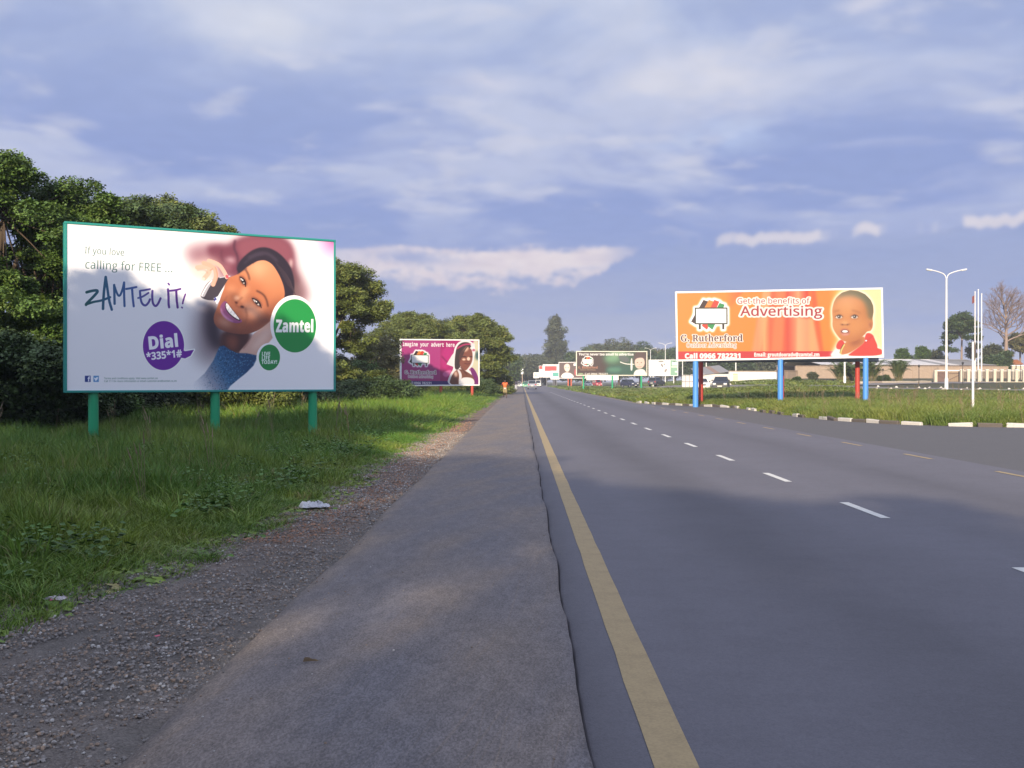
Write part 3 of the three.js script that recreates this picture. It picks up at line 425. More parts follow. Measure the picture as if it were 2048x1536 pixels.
const sheetPink = canvas(1024, 600, (g, W, H) => {
  g.setTransform(W / 992, W / 992 * (12 / 992), -0.012, H / 585, -141, -528);
  g.fillStyle = '#b23a80'; g.fillRect(100, 450, 1100, 700);
  { const q = g.createLinearGradient(640, 0, 900, 0); q.addColorStop(0, '#a61f68'); q.addColorStop(1, '#b8206e'); g.fillStyle = q; g.fillRect(640, 450, 260, 700); }
  P(g, [[650, 600], [800, 600], [830, 720], [760, 860], [650, 900]], '#c02a7c', { blur: 18 }); P(g, [[655, 930], [790, 880], [780, 960], [700, 1000]], '#d66aa4', { blur: 6 }); L(g, [[660, 720], [760, 830], [820, 840]], '#7d164e', 14, { blur: 8 });
  g.fillStyle = '#3a2472'; g.fillRect(100, 1040, 700, 80);
  P(g, [[1060, 480], [1150, 480], [1150, 1110], [1040, 1110], [1020, 800]], '#dcd6b6', { blur: 8 }); O(g, 1120, 700, 26, 60, '#3b5a5a', { blur: 14 });
  P(g, [[720, 820], [790, 700], [830, 650], [850, 840], [800, 850]], '#eee8ea', { sharp: 1 });
  const girl = [[740, 1090], [770, 980], [830, 880], [815, 800], [830, 640], [860, 560], [930, 515], [1010, 515], [1070, 570], [1078, 650], [1060, 720], [1055, 800], [1030, 850], [990, 880], [1010, 920], [1080, 960], [1130, 1040], [1130, 1100]];
  P(g, girl, '#f2eeee', { stroke: '#f2eeee', width: 34 });
  P(g, [[1020, 870], [1060, 850], [1120, 940], [1145, 1040], [1140, 1090], [1080, 1090], [1060, 980]], '#7a2470', { blur: 2 });
  P(g, [[750, 1100], [780, 980], [840, 890], [920, 880], [1010, 930], [1080, 980], [1090, 1100]], '#7a4a38', { blur: 2 }); P(g, [[860, 1100], [900, 1010], [960, 985], [1080, 1000], [1090, 1100]], '#eceaec', { blur: 3 }); P(g, [[850, 880], [900, 900], [930, 990], [870, 1080], [890, 960]], '#e4dfe2', { blur: 3 }); O(g, 840, 950, 22, 40, '#d8b0a0', { blur: 10 });
  P(g, [[820, 860], [835, 640], [870, 560], [940, 522], [1020, 530], [1050, 580], [980, 640], [930, 720], [900, 860], [850, 900]], '#41302c', { blur: 2 });
  P(g, [[880, 700], [910, 640], [980, 590], [1045, 610], [1062, 700], [1052, 790], [1010, 860], [960, 915], [900, 850], [880, 780]], '#8a5240', { blur: 3 });
  O(g, 970, 620, 44, 26, '#e0b59c', { blur: 8, turn: -0.7 }); O(g, 945, 755, 22, 14, '#f0ccb0', { blur: 5 }); O(g, 1005, 745, 22, 24, '#f3d6bd', { blur: 5 });
  L(g, [[920, 720], [945, 712], [975, 722]], '#2b1814', 11, { blur: 2 }); L(g, [[1022, 718], [1040, 712], [1052, 722]], '#2b1814', 10, { blur: 2 }); L(g, [[955, 805], [990, 818], [1025, 805]], '#5c2c26', 10, { blur: 3 }); L(g, [[980, 780], [1000, 788], [1020, 780]], '#5c2f26', 6, { blur: 2 });
  for (let k = 0; k < 6; k++) L(g, [[990 - k * 16, 585 + k * 4], [950 - k * 14, 640 + k * 10], [930 - k * 14, 700 + k * 30]], '#3a2a27', 9, { alpha: 0.75 });
  L(g, [[860, 610], [930, 555], [1030, 552]], '#b23a66', 22); O(g, 1060, 560, 30, 22, '#f0e4e6', { blur: 3 }); O(g, 1072, 630, 20, 16, '#c76a86', { blur: 3 });
  L(g, [[905, 860], [950, 910], [985, 950]], '#5c3024', 16, { blur: 6 });
  T(g, 'Imagine your advert here', 160, 590, 665, 68, '#f2efee', { weight: 'bold', font: 'monospace', bold: 3 });
  firmSign(g, 385, 760, 0.58, true);
  T(g, 'G. Rutherford', 185, 950, 405, 62, '#7c3340', { font: 'serif', weight: 'bold', halo: [['#f0e8ea', 12]] }); T(g, 'Outdoor Advertising', 230, 1000, 320, 44, '#a04458', { font: 'serif', halo: [['#f0e8ea', 10]] });
  T(g, 'Call 0966 782231', 228, 1084, 305, 46, '#f0eef0', { weight: 'bold' });
});

const sheetGreen = canvas(1024, 340, (g, W, H) => {
  g.setTransform(W / 1185, 0, 0, H / 395, -104, -101);
  g.fillStyle = '#4a3832'; g.fillRect(100, 80, 1300, 480);
  P(g, [[600, 60], [1350, 60], [1350, 560], [620, 560], [660, 360], [560, 250]], '#3f5a44', { blur: 40 }); O(g, 720, 230, 130, 70, '#6f9a74', { blur: 30 }); O(g, 830, 150, 160, 40, '#9cba8e', { blur: 26 }); P(g, [[600, 350], [1100, 350], [1100, 540], [620, 540]], '#33584a', { blur: 16 }); O(g, 760, 420, 120, 40, '#4f8068', { blur: 18 });
  P(g, [[800, 190], [900, 175], [1000, 210], [1020, 290], [900, 300]], '#5d6460', { blur: 6 }); L(g, [[860, 290], [930, 325], [1090, 330]], '#e6e2da', 16); P(g, [[1035, 230], [1065, 220], [1068, 420], [1048, 445], [1030, 420]], '#e8e4dc', { blur: 2 });
  P(g, [[1080, 200], [1120, 110], [1250, 100], [1310, 180], [1300, 400], [1240, 380], [1080, 330]], '#5a4640', { blur: 12 });
  P(g, [[1080, 520], [1100, 440], [1170, 410], [1260, 410], [1300, 470], [1310, 540], [1080, 540]], '#e4e0dc', { blur: 2 }); P(g, [[1110, 240], [1180, 215], [1260, 220], [1280, 320], [1240, 390], [1170, 410], [1120, 380], [1100, 310]], '#dcc3b2', { blur: 3 });
  O(g, 1150, 300, 12, 6, '#6b4a3c', { blur: 2 }); O(g, 1215, 300, 12, 6, '#6b4a3c', { blur: 2 }); L(g, [[1150, 370], [1185, 378], [1215, 366]], '#a06a5a', 7, { blur: 2 }); O(g, 1185, 335, 10, 8, '#c9a490', { blur: 3 });
  T(g, "You're never too small to advertise", 155, 180, 930, 58, '#ece9e4', { weight: 'bold', bold: 2 });
  firmSign(g, 310, 285, 0.44, true); T(g, 'G. Rutherford', 145, 402, 330, 52, '#c98a68', { font: 'serif', weight: 'bold' }); T(g, 'Outdoor Advertising', 175, 434, 262, 34, '#b99a78', { font: 'serif' });
  O(g, 185, 492, 50, 14, '#9ab08a', { blur: 3 }); T(g, 'Call 0966 782231', 255, 506, 395, 42, '#e4e2d6', { weight: 'bold' });
});
const sheetCow = canvas(512, 280, (g, W, H) => {
  g.fillStyle = '#e8e6e4'; g.fillRect(0, 0, W, H); g.setTransform(W / 500, 0, 0, H / 280, -1342, -250);
  g.fillStyle = '#7fa68c'; g.fillRect(1684, 240, 180, 300); P(g, [[1465, 258], [1580, 258], [1560, 290], [1480, 292]], '#8d8780', { blur: 3 }); P(g, [[1510, 315], [1550, 320], [1560, 390], [1530, 370]], '#7b736c', { blur: 3 }); P(g, [[1560, 310], [1590, 310], [1592, 350], [1570, 345]], '#8a827a', { blur: 3 }); P(g, [[1580, 420], [1640, 400], [1610, 470], [1580, 480]], '#8a8078', { blur: 4 }); L(g, [[1410, 480], [1480, 500], [1500, 440]], '#b3aba2', 10, { blur: 4 }); L(g, [[1420, 330], [1400, 420], [1440, 480]], '#c9c4be', 8, { blur: 6 });
  P(g, [[1712, 290], [1805, 290], [1805, 345], [1712, 345]], '#e9e9e6', { sharp: 1 }); O(g, 1750, 280, 20, 12, '#6c7e6c'); P(g, [[1700, 365], [1815, 365], [1815, 385], [1700, 385]], '#cfdccb', { sharp: 1 }); O(g, 1790, 462, 30, 14, '#e2e8dd', { blur: 3 });
});
const sheetPortrait = canvas(512, 256, (g, W, H) => {
  g.fillStyle = '#53403a'; g.fillRect(0, 0, W, H); P(g, [[20, 256], [60, 190], [130, 160], [210, 170], [270, 200], [300, 256]], '#e6e0da', { blur: 4 }); P(g, [[90, 60], [130, 20], [190, 20], [215, 70], [205, 130], [160, 165], [110, 130]], '#dcc8b6', { blur: 5 }); O(g, 130, 85, 12, 6, '#7a5c4c', { blur: 2 }); O(g, 180, 85, 12, 6, '#7a5c4c', { blur: 2 });
  g.fillStyle = '#b03038'; P(g, [[290, 130], [340, 90], [480, 100], [490, 220], [300, 230]], '#a8343a', { blur: 4 }); P(g, [[280, 18], [400, 14], [400, 50], [280, 54]], '#e8e6e4', { sharp: 1 });
});
// ---------------------------------------------------------------- billboards
const steel = mat(0.16, 0.16, 0.17, 0.7), white = mat(0.72, 0.71, 0.69, 0.6), rustRed = mat(0.42, 0.045, 0.03, 0.55), postGreen = mat(0.012, 0.30, 0.125, 0.45), postBlue = mat(0.07, 0.25, 0.62, 0.45), boardGrey = mat(0.3, 0.31, 0.32, 0.7);
function billboard({ name = 'billboard', label, group, left, right, y0, y1, print, ink = 1, frame, frameW = 0.09, depth = 0.22, posts, postR = 0.13, postMat, back = 0, roll = 0, category = 'billboard' }) {
  const [xl, dl] = left, [xr, dr] = right, W = Math.hypot(xr - xl, dr - dl), turn = Math.atan2(dr - dl, xr - xl), xm = (xl + xr) / 2, dm = (dl + dr) / 2, gy = land(xm, dm);
  const o = thing(name, label, category, xm, gy, dm, turn, group), H = y1 - y0, yc = (y0 + y1) / 2 - gy;
  const panel = new THREE.Group(); panel.name = 'panel'; panel.position.set(0, yc, 0); panel.rotation.z = roll; o.add(panel);
  mesh('backing', box(W - 0.02, H - 0.02, depth, 0, 0, -depth / 2), boardGrey, panel);
  const m = new THREE.MeshStandardMaterial({ map: print, color: new THREE.Color().setRGB(ink, ink, ink), roughness: 0.42 });
  mesh('printed_sheet', new THREE.PlaneGeometry(W - frameW * 1.6, H - frameW * 1.6, 24, 12).translate(0, 0, 0.006), m, panel);
  for (const s of [1, -1]) mesh('frame_rail', box(W, frameW, depth + 0.03, 0, s * (H - frameW) / 2, -depth / 2 + 0.015, 0.008), frame, panel);
  for (const s of [1, -1]) mesh('frame_stile', box(frameW, H - 2 * frameW - 0.004, depth + 0.026, s * (W - frameW) / 2, 0, -depth / 2 + 0.015, 0.008), frame, panel);
  for (let k = 0; k < 3; k++) mesh('brace', box(W * 0.94, 0.08, 0.06, 0, (k - 1) * H * 0.33, -depth - 0.032), steel, panel);
  for (const t of posts) {
    const x = lerp(-W / 2, W / 2, t), base = land(xm + x * Math.cos(turn), dm + x * Math.sin(turn)) - gy - 0.25, topY = y0 - gy + 0.03 + Math.sin(roll) * x;
    mesh('post', cyl(postR, postR * 1.02, topY - base, x, (topY + base) / 2, -depth / 2 + back, 18), postMat, o);
  }
  return o;
}
const BIG = { left: [lat(129, 25), 25], right: [lat(671, 28.38), 28.38] };
billboard({ label: 'white billboard with smiling woman on phone, green posts, nearest on the left', left: BIG.left, right: BIG.right, y0: 1.33, y1: 5.43, print: sheetPhone, frame: mat(0.015, 0.24, 0.20, 0.5), frameW: 0.055, depth: 0.3, posts: [0.098, 0.53, 0.913], postR: 0.118, postMat: postGreen });
billboard({ label: 'pink billboard with a braided girl, red posts, beside the left verge', left: [lat(800.5, 92), 92], right: [lat(959, 94.6), 94.6], y0: 1.2, y1: 5.36, print: sheetPink, ink: 0.62, frame: white, frameW: 0.11, posts: [0.09, 0.51, 0.91], postR: 0.13, postMat: rustRed, roll: 0.006 });
const OL = [lat(1351.5, 66), 66], OR = [lat(1766.5, 66), 66];
billboard({ label: 'orange advertising billboard with a small boy, blue posts on the grass island', left: OL, right: OR, y0: 2.98, y1: 7.36, print: sheetOrange, ink: 0.62, frame: white, frameW: 0.11, posts: [0.097, 0.507, 0.918], postR: 0.17, postMat: postBlue, roll: 0.0185 });
// the same structure carries a second panel that faces the other way on red posts, opening out like a V
{
  const o = billboard({ label: 'dark back panel on red posts behind the orange billboard', left: [lat(1757, 67.6), 67.6], right: [lat(1372, 70.8), 70.8], y0: 2.86, y1: 7.1, print: sheetPortrait, frame: steel, posts: [0.105, 0.49, 0.918], postR: 0.15, postMat: rustRed });
  o.name = numbered('billboard');
}
billboard({ label: 'dark green billboard on green posts with a child and outstretched hand', left: [lat(1152, 186), 186], right: [lat(1294.6, 187), 187], y0: alt(751.6, 186), y1: alt(702, 186), print: sheetGreen, ink: 0.7, frame: mat(0.62, 0.58, 0.47, 0.7), frameW: 0.16, posts: [0.105, 0.51, 0.917], postR: 0.16, postMat: postGreen });
billboard({ label: 'black and white cow billboard with pale green side panel', left: [lat(1297.3, 217), 217], right: [lat(1356.2, 215), 215], y0: alt(752, 216), y1: alt(719.4, 216), print: sheetCow, ink: 0.85, frame: white, frameW: 0.12, posts: [0.15, 0.85], postR: 0.1, postMat: white });
const tint = (a, b, c, d) => canvas(128, 64, (g) => { g.fillStyle = a; g.fillRect(0, 0, 128, 64); if (b) { g.fillStyle = b; g.fillRect(...c); } if (d) d(g); });
billboard({ label: 'dark portrait billboard with red corner, half hidden behind the green billboard', left: [lat(1117.2, 288), 288], right: [lat(1172, 286), 286], y0: alt(757, 287), y1: alt(724, 287), print: sheetPortrait, ink: 0.9, frame: white, frameW: 0.16, posts: [0.35, 0.46, 0.88], postR: 0.2, postMat: mat(0.5, 0.12, 0.06, 0.6) });
billboard({ label: 'white billboard with a teal striped block, low beside the portrait billboard', left: [lat(1101, 300), 300], right: [lat(1118.5, 300), 300], y0: alt(759, 300), y1: alt(741.5, 300), print: tint('#e8e8e6', '#4fa596', [30, 12, 98, 30]), ink: 0.85, frame: white, posts: [0.3, 0.7], postMat: steel });
billboard({ label: 'white billboard with a red upper panel, tall among the far signs', left: [lat(1085.5, 330), 330], right: [lat(1117.5, 330), 330], y0: alt(755, 330), y1: alt(728.8, 330), print: tint('#e9dcd6', '#c23a38', [12, 6, 104, 26]), ink: 0.85, frame: white, frameW: 0.3, posts: [0.25, 0.75], postMat: steel });
billboard({ label: 'narrow white billboard with a round red top, left of the red panelled sign', left: [lat(1078, 336), 336], right: [lat(1085.2, 336), 336], y0: alt(755, 336), y1: alt(731.5, 336), print: tint('#e9dfdc', '#c4473e', [0, 0, 128, 18]), ink: 0.85, frame: white, posts: [0.5], postMat: steel });
billboard({ label: 'small white billboard with a green leaf mark nearest the far road end', left: [lat(1066.8, 345), 345], right: [lat(1077.8, 345), 345], y0: alt(756.3, 345), y1: alt(744.6, 345), print: tint('#e8e9e4', '#8fb48c', [40, 22, 36, 24]), ink: 0.85, frame: white, posts: [0.5], postMat: steel });
billboard({ label: 'long low white hoarding under the dark green billboard', left: [lat(1173, 320), 320], right: [lat(1237, 320), 320], y0: alt(760.3, 320), y1: alt(751, 320), print: tint('#eae9e6'), frame: white, posts: [0.1, 0.5, 0.9], postMat: steel });
billboard({ label: 'white hoarding with a red end panel under the far left trees', left: [lat(963, 175), 175], right: [lat(1006, 176), 176], y0: alt(761.6, 175), y1: alt(747.5, 175), print: tint('#e9e7e4', '#a02a2a', [98, 0, 30, 64]), ink: 0.85, frame: white, posts: [0.08, 0.55, 0.95], postR: 0.09, postMat: postGreen });
billboard({ label: 'plain white billboard above the shop at the end of the road', left: [lat(1024, 360), 360], right: [lat(1046.5, 360), 360], y0: alt(748.3, 360), y1: alt(737.6, 360), print: tint('#ebeae8'), frame: white, posts: [0.08, 0.92], postR: 0.12, postMat: mat(0.4, 0.3, 0.22) });

// ---------------------------------------------------------------- trees and bushes
const bark = new THREE.MeshStandardMaterial({ color: new THREE.Color().setRGB(0.115, 0.082, 0.058), map: texFine, roughness: 0.95, bumpMap: texFine, bumpScale: 0.02 });
const barkRed = new THREE.MeshStandardMaterial({ color: new THREE.Color().setRGB(0.20, 0.105, 0.065), map: texFine, roughness: 0.95 });
const barkPale = new THREE.MeshStandardMaterial({ color: new THREE.Color().setRGB(0.34, 0.25, 0.20), map: texFine, roughness: 0.95 });
const leafMat = new THREE.MeshStandardMaterial({ color: 0xffffff, roughness: 0.62 });
function limb(a, b, r0, r1, bend, seg = 5, rad = 6) {            // tapered, bowed branch
  const ax = new THREE.Vector3(...a), bx = new THREE.Vector3(...b), c = ax.clone().lerp(bx, 0.5).add(new THREE.Vector3(...bend)), curve = new THREE.QuadraticBezierCurve3(ax, c, bx);
  const g = new THREE.TubeGeometry(curve, seg, 1, rad, false), p = g.attributes.position, q = new THREE.Vector3();
  for (let i = 0; i <= seg; i++) { const o = curve.getPointAt(i / seg), r = lerp(r0, r1, i / seg); for (let j = 0; j <= rad; j++) { const k = i * (rad + 1) + j; q.fromBufferAttribute(p, k).sub(o).multiplyScalar(r).add(o); p.setXYZ(k, q.x, q.y, q.z); } }
  return g;
}
function sprayGeometry(seed, n, leaf, radius, flat) {              // a twig end with n separate leaves
  const r = rng(seed), pos = [], idx = [];
  for (let k = 0; k < n; k++) {
    const a = r() * 6.283, q = Math.sqrt(r()) * radius, cx = Math.cos(a) * q, cz = Math.sin(a) * q, cy = (r() - 0.5) * radius * flat - 0.25 * q * q / radius;
    const dir = new THREE.Vector3(Math.cos(a) + (r() - 0.5), (r() - 0.55) * 0.9, Math.sin(a) + (r() - 0.5)).normalize(), up = new THREE.Vector3((r() - 0.5) * 1.3, 1, (r() - 0.5) * 1.3).normalize(), side = new THREE.Vector3().crossVectors(dir, up).normalize();
    const l = leaf * (0.7 + 0.6 * r()), w = l * (0.3 + 0.15 * r()), o = pos.length / 3, P0 = new THREE.Vector3(cx, cy, cz);
    for (const [f, s] of [[-0.5, 0], [0, 1], [0.5, 0], [0, -1]]) { const v = P0.clone().addScaledVector(dir, f * l).addScaledVector(side, s * w); pos.push(v.x, v.y - (s ? 0 : 0.08 * l), v.z); }
    idx.push(o, o + 1, o + 2, o, o + 2, o + 3);
  }
  const g = new THREE.BufferGeometry(); g.setAttribute('position', new THREE.Float32BufferAttribute(pos, 3)); g.setIndex(idx); const f = g.toNonIndexed(); f.computeVertexNormals(); return f;
}
const SPRAYS = { fine: [1, 2, 3].map((s) => sprayGeometry(100 + s, 26, 0.085, 0.26, 0.5)), mid: [1, 2].map((s) => sprayGeometry(200 + s, 22, 0.16, 0.42, 0.6)), broad: [1, 2].map((s) => sprayGeometry(300 + s, 16, 0.42, 0.95, 0.8)), thick: [1, 2].map((s) => sprayGeometry(400 + s, 30, 0.13, 0.30, 1.0)) };
const _m = new THREE.Matrix4(), _q = new THREE.Quaternion(), _e = new THREE.Euler(), _s = new THREE.Vector3(), _p = new THREE.Vector3(), _c = new THREE.Color();
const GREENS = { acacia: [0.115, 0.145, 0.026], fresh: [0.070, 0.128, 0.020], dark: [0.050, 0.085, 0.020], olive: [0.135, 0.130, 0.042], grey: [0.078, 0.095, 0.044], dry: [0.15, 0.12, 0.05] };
const sunDir = sun.position.clone().normalize();
function tree({ name = 'tree', label, category = 'tree', group, x, d, h, r, form = 'acacia', pads = 40, per = 60, spray = 'fine', green = 'acacia', trunkR = 0.2, fork = 0.32, low = 0.45, seed = 1, barkMat = bark, stems = 1, lean = 0, scale = 1, skirt = 0, gaps = [], padR = 1 }) {
  const R = rng(seed * 7919 + 13), o = thing(name, label, category, x, land(x, d) - 0.03, d, 0, group), P0 = [];
  const wood = [], fy = fork * h, fx = lean * h;
  for (let k = 0; k < pads; k++) {
    const a = k * 2.39996 + R() * 0.8, u = (k + 0.5) / pads; let px, py, pz, pr, ph;
    if (form === 'acacia') { const rho = r * Math.sqrt(u) * (0.86 + 0.2 * R()); const dome = h * (1 - 0.30 * (rho / r) ** 2.2) - 0.35; py = dome - (R() ** 1.5) * (1 - low) * h * 0.75; if (R() < 0.5) py = dome - 0.12 * h * R(); px = fx + Math.cos(a) * rho; pz = Math.sin(a) * rho; pr = padR * r * (0.12 + 0.14 * R()); ph = pr * (0.34 + 0.22 * R()); if (R() < 0.14) { py += 0.05 * h * R(); pr *= 0.55; ph = pr * 0.9; } if (skirt && R() < skirt) { py = h * (0.06 + 0.62 * R()); const q = r * (0.55 + 0.45 * R()); px = fx + Math.cos(a) * q; pz = Math.sin(a) * q; } }
    else if (form === 'cone') { const v = u ** 0.8; py = h * (0.98 - 0.85 * v); const rho = r * (0.10 + 0.75 * v) * (0.15 + 1.0 * R()) * (0.8 + 0.4 * Math.sin(py * 0.9)); px = Math.cos(a) * rho; pz = Math.sin(a) * rho; pr = r * (0.13 + 0.13 * R()); ph = pr * 0.7; }
    else { const ct = 1 - 2 * u, st = Math.sqrt(1 - ct * ct), q = 0.55 + 0.4 * R(); px = fx + Math.cos(a) * st * r * q; pz = Math.sin(a) * st * r * q; const yc = h * (1 + low) / 2; py = yc + ct * h * (1 - low) / 2 * q; pr = r * (0.24 + 0.16 * R()); ph = pr * (form === 'bush' ? 0.75 : 0.62); }
    if (gaps.some(([gx, gd]) => { const vx = x + px - gx, vy = py, vz = -d + pz + gd, t = vx * sunDir.x + vy * sunDir.y + vz * sunDir.z; return Math.hypot(vx - sunDir.x * t, (vy - sunDir.y * t) * 1.4, vz - sunDir.z * t) < pr * 0.98; })) continue;   // opening cut in the crown so the sun reaches a chosen ground spot
    P0.push([px, Math.max(py, ph * 0.7), pz, pr, ph]);
  }
  // wood
  if (form === 'bush') for (let k = 0; k < Math.min(9, pads); k++) wood.push(limb([(R() - 0.5) * 0.3, 0, (R() - 0.5) * 0.3], P0[(k * 5) % P0.length].slice(0, 3), 0.03, 0.008, [0, 0.2, 0], 4, 5));
  else {
    for (let s = 0; s < stems; s++) { const b = [(R() - 0.5) * 0.8 * (stems > 1), -0.3, (R() - 0.5) * 0.8 * (stems > 1)]; wood.push(limb(b, [fx * 0.5 + b[0] * 2, fy, b[2] * 2], trunkR * 1.25, trunkR * 0.75, [(R() - 0.5) * 0.5, 0, (R() - 0.5) * 0.5], 6, 9)); }
    const mains = []; const nm = 5 + (R() * 3 | 0);
    if (form === 'cone') { wood.push(limb([0, fy, 0], [0.2, h * 0.93, 0], trunkR * 0.8, 0.03, [0.2, 0, 0.1], 8, 7)); for (let k = 0; k < P0.length; k += 2) wood.push(limb([0, clamp(P0[k][1] - 0.06 * h, fy, h * 0.9), 0], P0[k].slice(0, 3), trunkR * 0.22, 0.02, [0, 0.3, 0], 3, 4)); }
    else {
      for (let k = 0; k < nm; k++) { const a = k / nm * 6.283 + R(), q = r * (0.32 + 0.25 * R()), m = [fx * 0.7 + Math.cos(a) * q, lerp(fy, h, 0.42 + 0.25 * R()), Math.sin(a) * q]; mains.push(m); wood.push(limb([fx * 0.5, fy * 0.96, 0], m, trunkR * 0.62, trunkR * 0.26, [Math.cos(a) * 0.3, 0.3 * R(), Math.sin(a) * 0.3], 5, 6)); }
      for (const p of P0) { let b = mains[0], bd = 1e9; for (const m of mains) { const t = Math.hypot(m[0] - p[0], m[1] - p[1], m[2] - p[2]); if (t < bd) { bd = t; b = m; } } if (bd < 0.42 * r + 0.9) wood.push(limb(b, [p[0], p[1] - p[4] * 0.3, p[2]], trunkR * 0.17, 0.012, [0, 0.25 * (R() - 0.3), 0], 4, 5)); }
    }
  }
  mesh(form === 'bush' ? 'stems' : 'trunk', wood, barkMat, o);
  // leaves
  const kinds = SPRAYS[spray], base = GREENS[green];
  kinds.forEach((g, ki) => {
    const list = P0, n = Math.floor(P0.length * per / kinds.length), im = new THREE.InstancedMesh(g, leafMat, n); let c = 0;
    for (let i = 0; i < n; i++) {
      const p = list[(i * kinds.length + ki) % list.length]; let vx, vy, vz, q; do { vx = R() * 2 - 1; vy = R() * 2 - 1; vz = R() * 2 - 1; q = Math.hypot(vx, vy, vz); } while (q > 1 || q < 0.05);
      const push = Math.pow(q, 0.45) / q; vx *= push; vy *= push; vz *= push; if (R() < 0.25) { vx *= 1.18; vz *= 1.18; }
      _p.set(p[0] + vx * p[3], p[1] + vy * p[4], p[2] + vz * p[3]); if (_p.y < 0.05) _p.y = 0.05 + R() * 0.2;
      _e.set((R() - 0.5) * 0.9 + vz * 0.35, R() * 6.283, (R() - 0.5) * 0.9 - vx * 0.35); _q.setFromEuler(_e); const s = scale * (0.75 + 0.6 * R()); _s.set(s, s, s); im.setMatrixAt(c, _m.compose(_p, _q, _s));
      const tone = 0.75 + 0.5 * R(), yel = R() < 0.14 ? 1.35 : 1; im.setColorAt(c, _c.setRGB(base[0] * tone * yel, base[1] * tone * (yel > 1 ? 1.12 : 1), base[2] * tone)); c++;
    }
    im.count = c; im.name = form === 'bush' ? 'foliage' : 'crown'; im.castShadow = im.receiveShadow = true; im.userData.kind = 'stuff'; o.add(im);
  });
  return o;
}
// left of the road, from the camera's elbow into the distance
tree({ label: 'spreading dark green thorn tree at the left edge, before the white billboard', x: lat(-30, 34), d: 34, h: 9.3, r: 4.7, pads: 260, per: 62, padR: 0.62, low: 0.1, skirt: 0.42, green: 'fresh', trunkR: 0.2, seed: 3, group: 'thorn trees along the left verge' });
tree({ label: 'smaller thorn tree peeping over the top left corner of the white billboard', x: lat(120, 37), d: 37, h: 8.6, r: 2.5, pads: 90, per: 62, padR: 0.7, low: 0.1, skirt: 0.35, green: 'fresh', trunkR: 0.13, seed: 4, group: 'thorn trees along the left verge' });
tree({ label: 'flat topped thorn tree rising behind the white billboard', x: lat(310, 58), d: 58, h: 11.6, r: 6.0, pads: 190, per: 60, padR: 0.75, low: 0.3, skirt: 0.2, green: 'acacia', seed: 5, scale: 1.25, trunkR: 0.26, group: 'thorn trees along the left verge' });
tree({ label: 'layered thorn tree just right of the white billboard', x: lat(648, 72), d: 72, h: 10.5, r: 4.3, pads: 190, per: 52, padR: 0.75, low: 0.18, skirt: 0.2, green: 'acacia', seed: 8, scale: 1.35, group: 'thorn trees along the left verge' });
tree({ label: 'umbrella thorn tree behind the left half of the pink billboard', x: lat(828, 122), d: 122, h: 9.6, r: 5.6, pads: 110, per: 75, low: 0.25, skirt: 0.25, green: 'acacia', seed: 12, scale: 1.7, group: 'thorn trees along the left verge' });
tree({ label: 'umbrella thorn tree right of the pink billboard, leaning to the road', x: lat(937, 128), d: 128, h: 9.8, r: 5.2, pads: 150, per: 75, low: 0.08, skirt: 0.5, green: 'acacia', seed: 14, scale: 1.7, group: 'thorn trees along the left verge' });
tree({ name: 'slender_tree', label: 'thin pale stemmed tree between white and pink billboards', x: lat(752, 84), d: 84, h: 5.6, r: 1.9, pads: 22, per: 26, low: 0.35, form: 'round', green: 'olive', trunkR: 0.07, fork: 0.55, seed: 21, scale: 1.3, barkMat: barkPale });
tree({ name: 'slender_tree', label: 'low yellow green sapling left of the pink billboard', x: lat(733, 80), d: 80, h: 3.4, r: 1.3, pads: 16, per: 34, low: 0.15, form: 'round', green: 'fresh', trunkR: 0.05, fork: 0.3, seed: 22, scale: 1.2 });
const bushes = [
  [758, 60, 1.75, 1.9, 'dark', 'dark leafy bush in front of the pink billboard'], [700, 63, 1.5, 1.8, 'dark', 'dark bush at the right end of the white billboard'], [790, 66, 1.3, 1.4, 'dark', 'small dark bush touching the left post of the pink billboard'],
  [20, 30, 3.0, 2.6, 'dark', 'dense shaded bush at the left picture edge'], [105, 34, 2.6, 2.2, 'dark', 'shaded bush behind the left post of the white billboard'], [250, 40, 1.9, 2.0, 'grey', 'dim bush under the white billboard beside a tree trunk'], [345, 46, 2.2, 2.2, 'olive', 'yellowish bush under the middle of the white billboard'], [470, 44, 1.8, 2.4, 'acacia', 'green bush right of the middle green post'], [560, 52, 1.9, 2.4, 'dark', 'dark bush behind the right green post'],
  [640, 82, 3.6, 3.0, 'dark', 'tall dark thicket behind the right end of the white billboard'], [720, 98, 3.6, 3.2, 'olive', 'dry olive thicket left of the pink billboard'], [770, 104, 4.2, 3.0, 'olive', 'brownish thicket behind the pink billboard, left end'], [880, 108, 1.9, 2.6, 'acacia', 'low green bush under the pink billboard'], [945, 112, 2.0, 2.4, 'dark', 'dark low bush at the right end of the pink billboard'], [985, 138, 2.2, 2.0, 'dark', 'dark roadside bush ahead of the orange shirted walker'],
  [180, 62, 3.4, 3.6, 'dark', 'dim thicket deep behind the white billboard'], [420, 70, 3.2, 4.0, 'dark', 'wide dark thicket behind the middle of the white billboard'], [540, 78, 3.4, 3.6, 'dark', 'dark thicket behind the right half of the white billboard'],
];
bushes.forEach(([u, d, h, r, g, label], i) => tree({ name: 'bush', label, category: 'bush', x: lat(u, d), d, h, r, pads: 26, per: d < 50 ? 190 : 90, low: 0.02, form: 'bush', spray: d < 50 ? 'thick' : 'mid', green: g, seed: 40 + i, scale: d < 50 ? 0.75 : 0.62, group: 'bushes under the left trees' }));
tree({ name: 'tree', label: 'reddish trunked tree standing behind the white billboard, left of middle', x: lat(262, 43), d: 43, h: 9.4, r: 4.2, pads: 60, per: 60, low: 0.5, green: 'dark', seed: 61, trunkR: 0.28, fork: 0.4, barkMat: barkRed, scale: 1.2 });
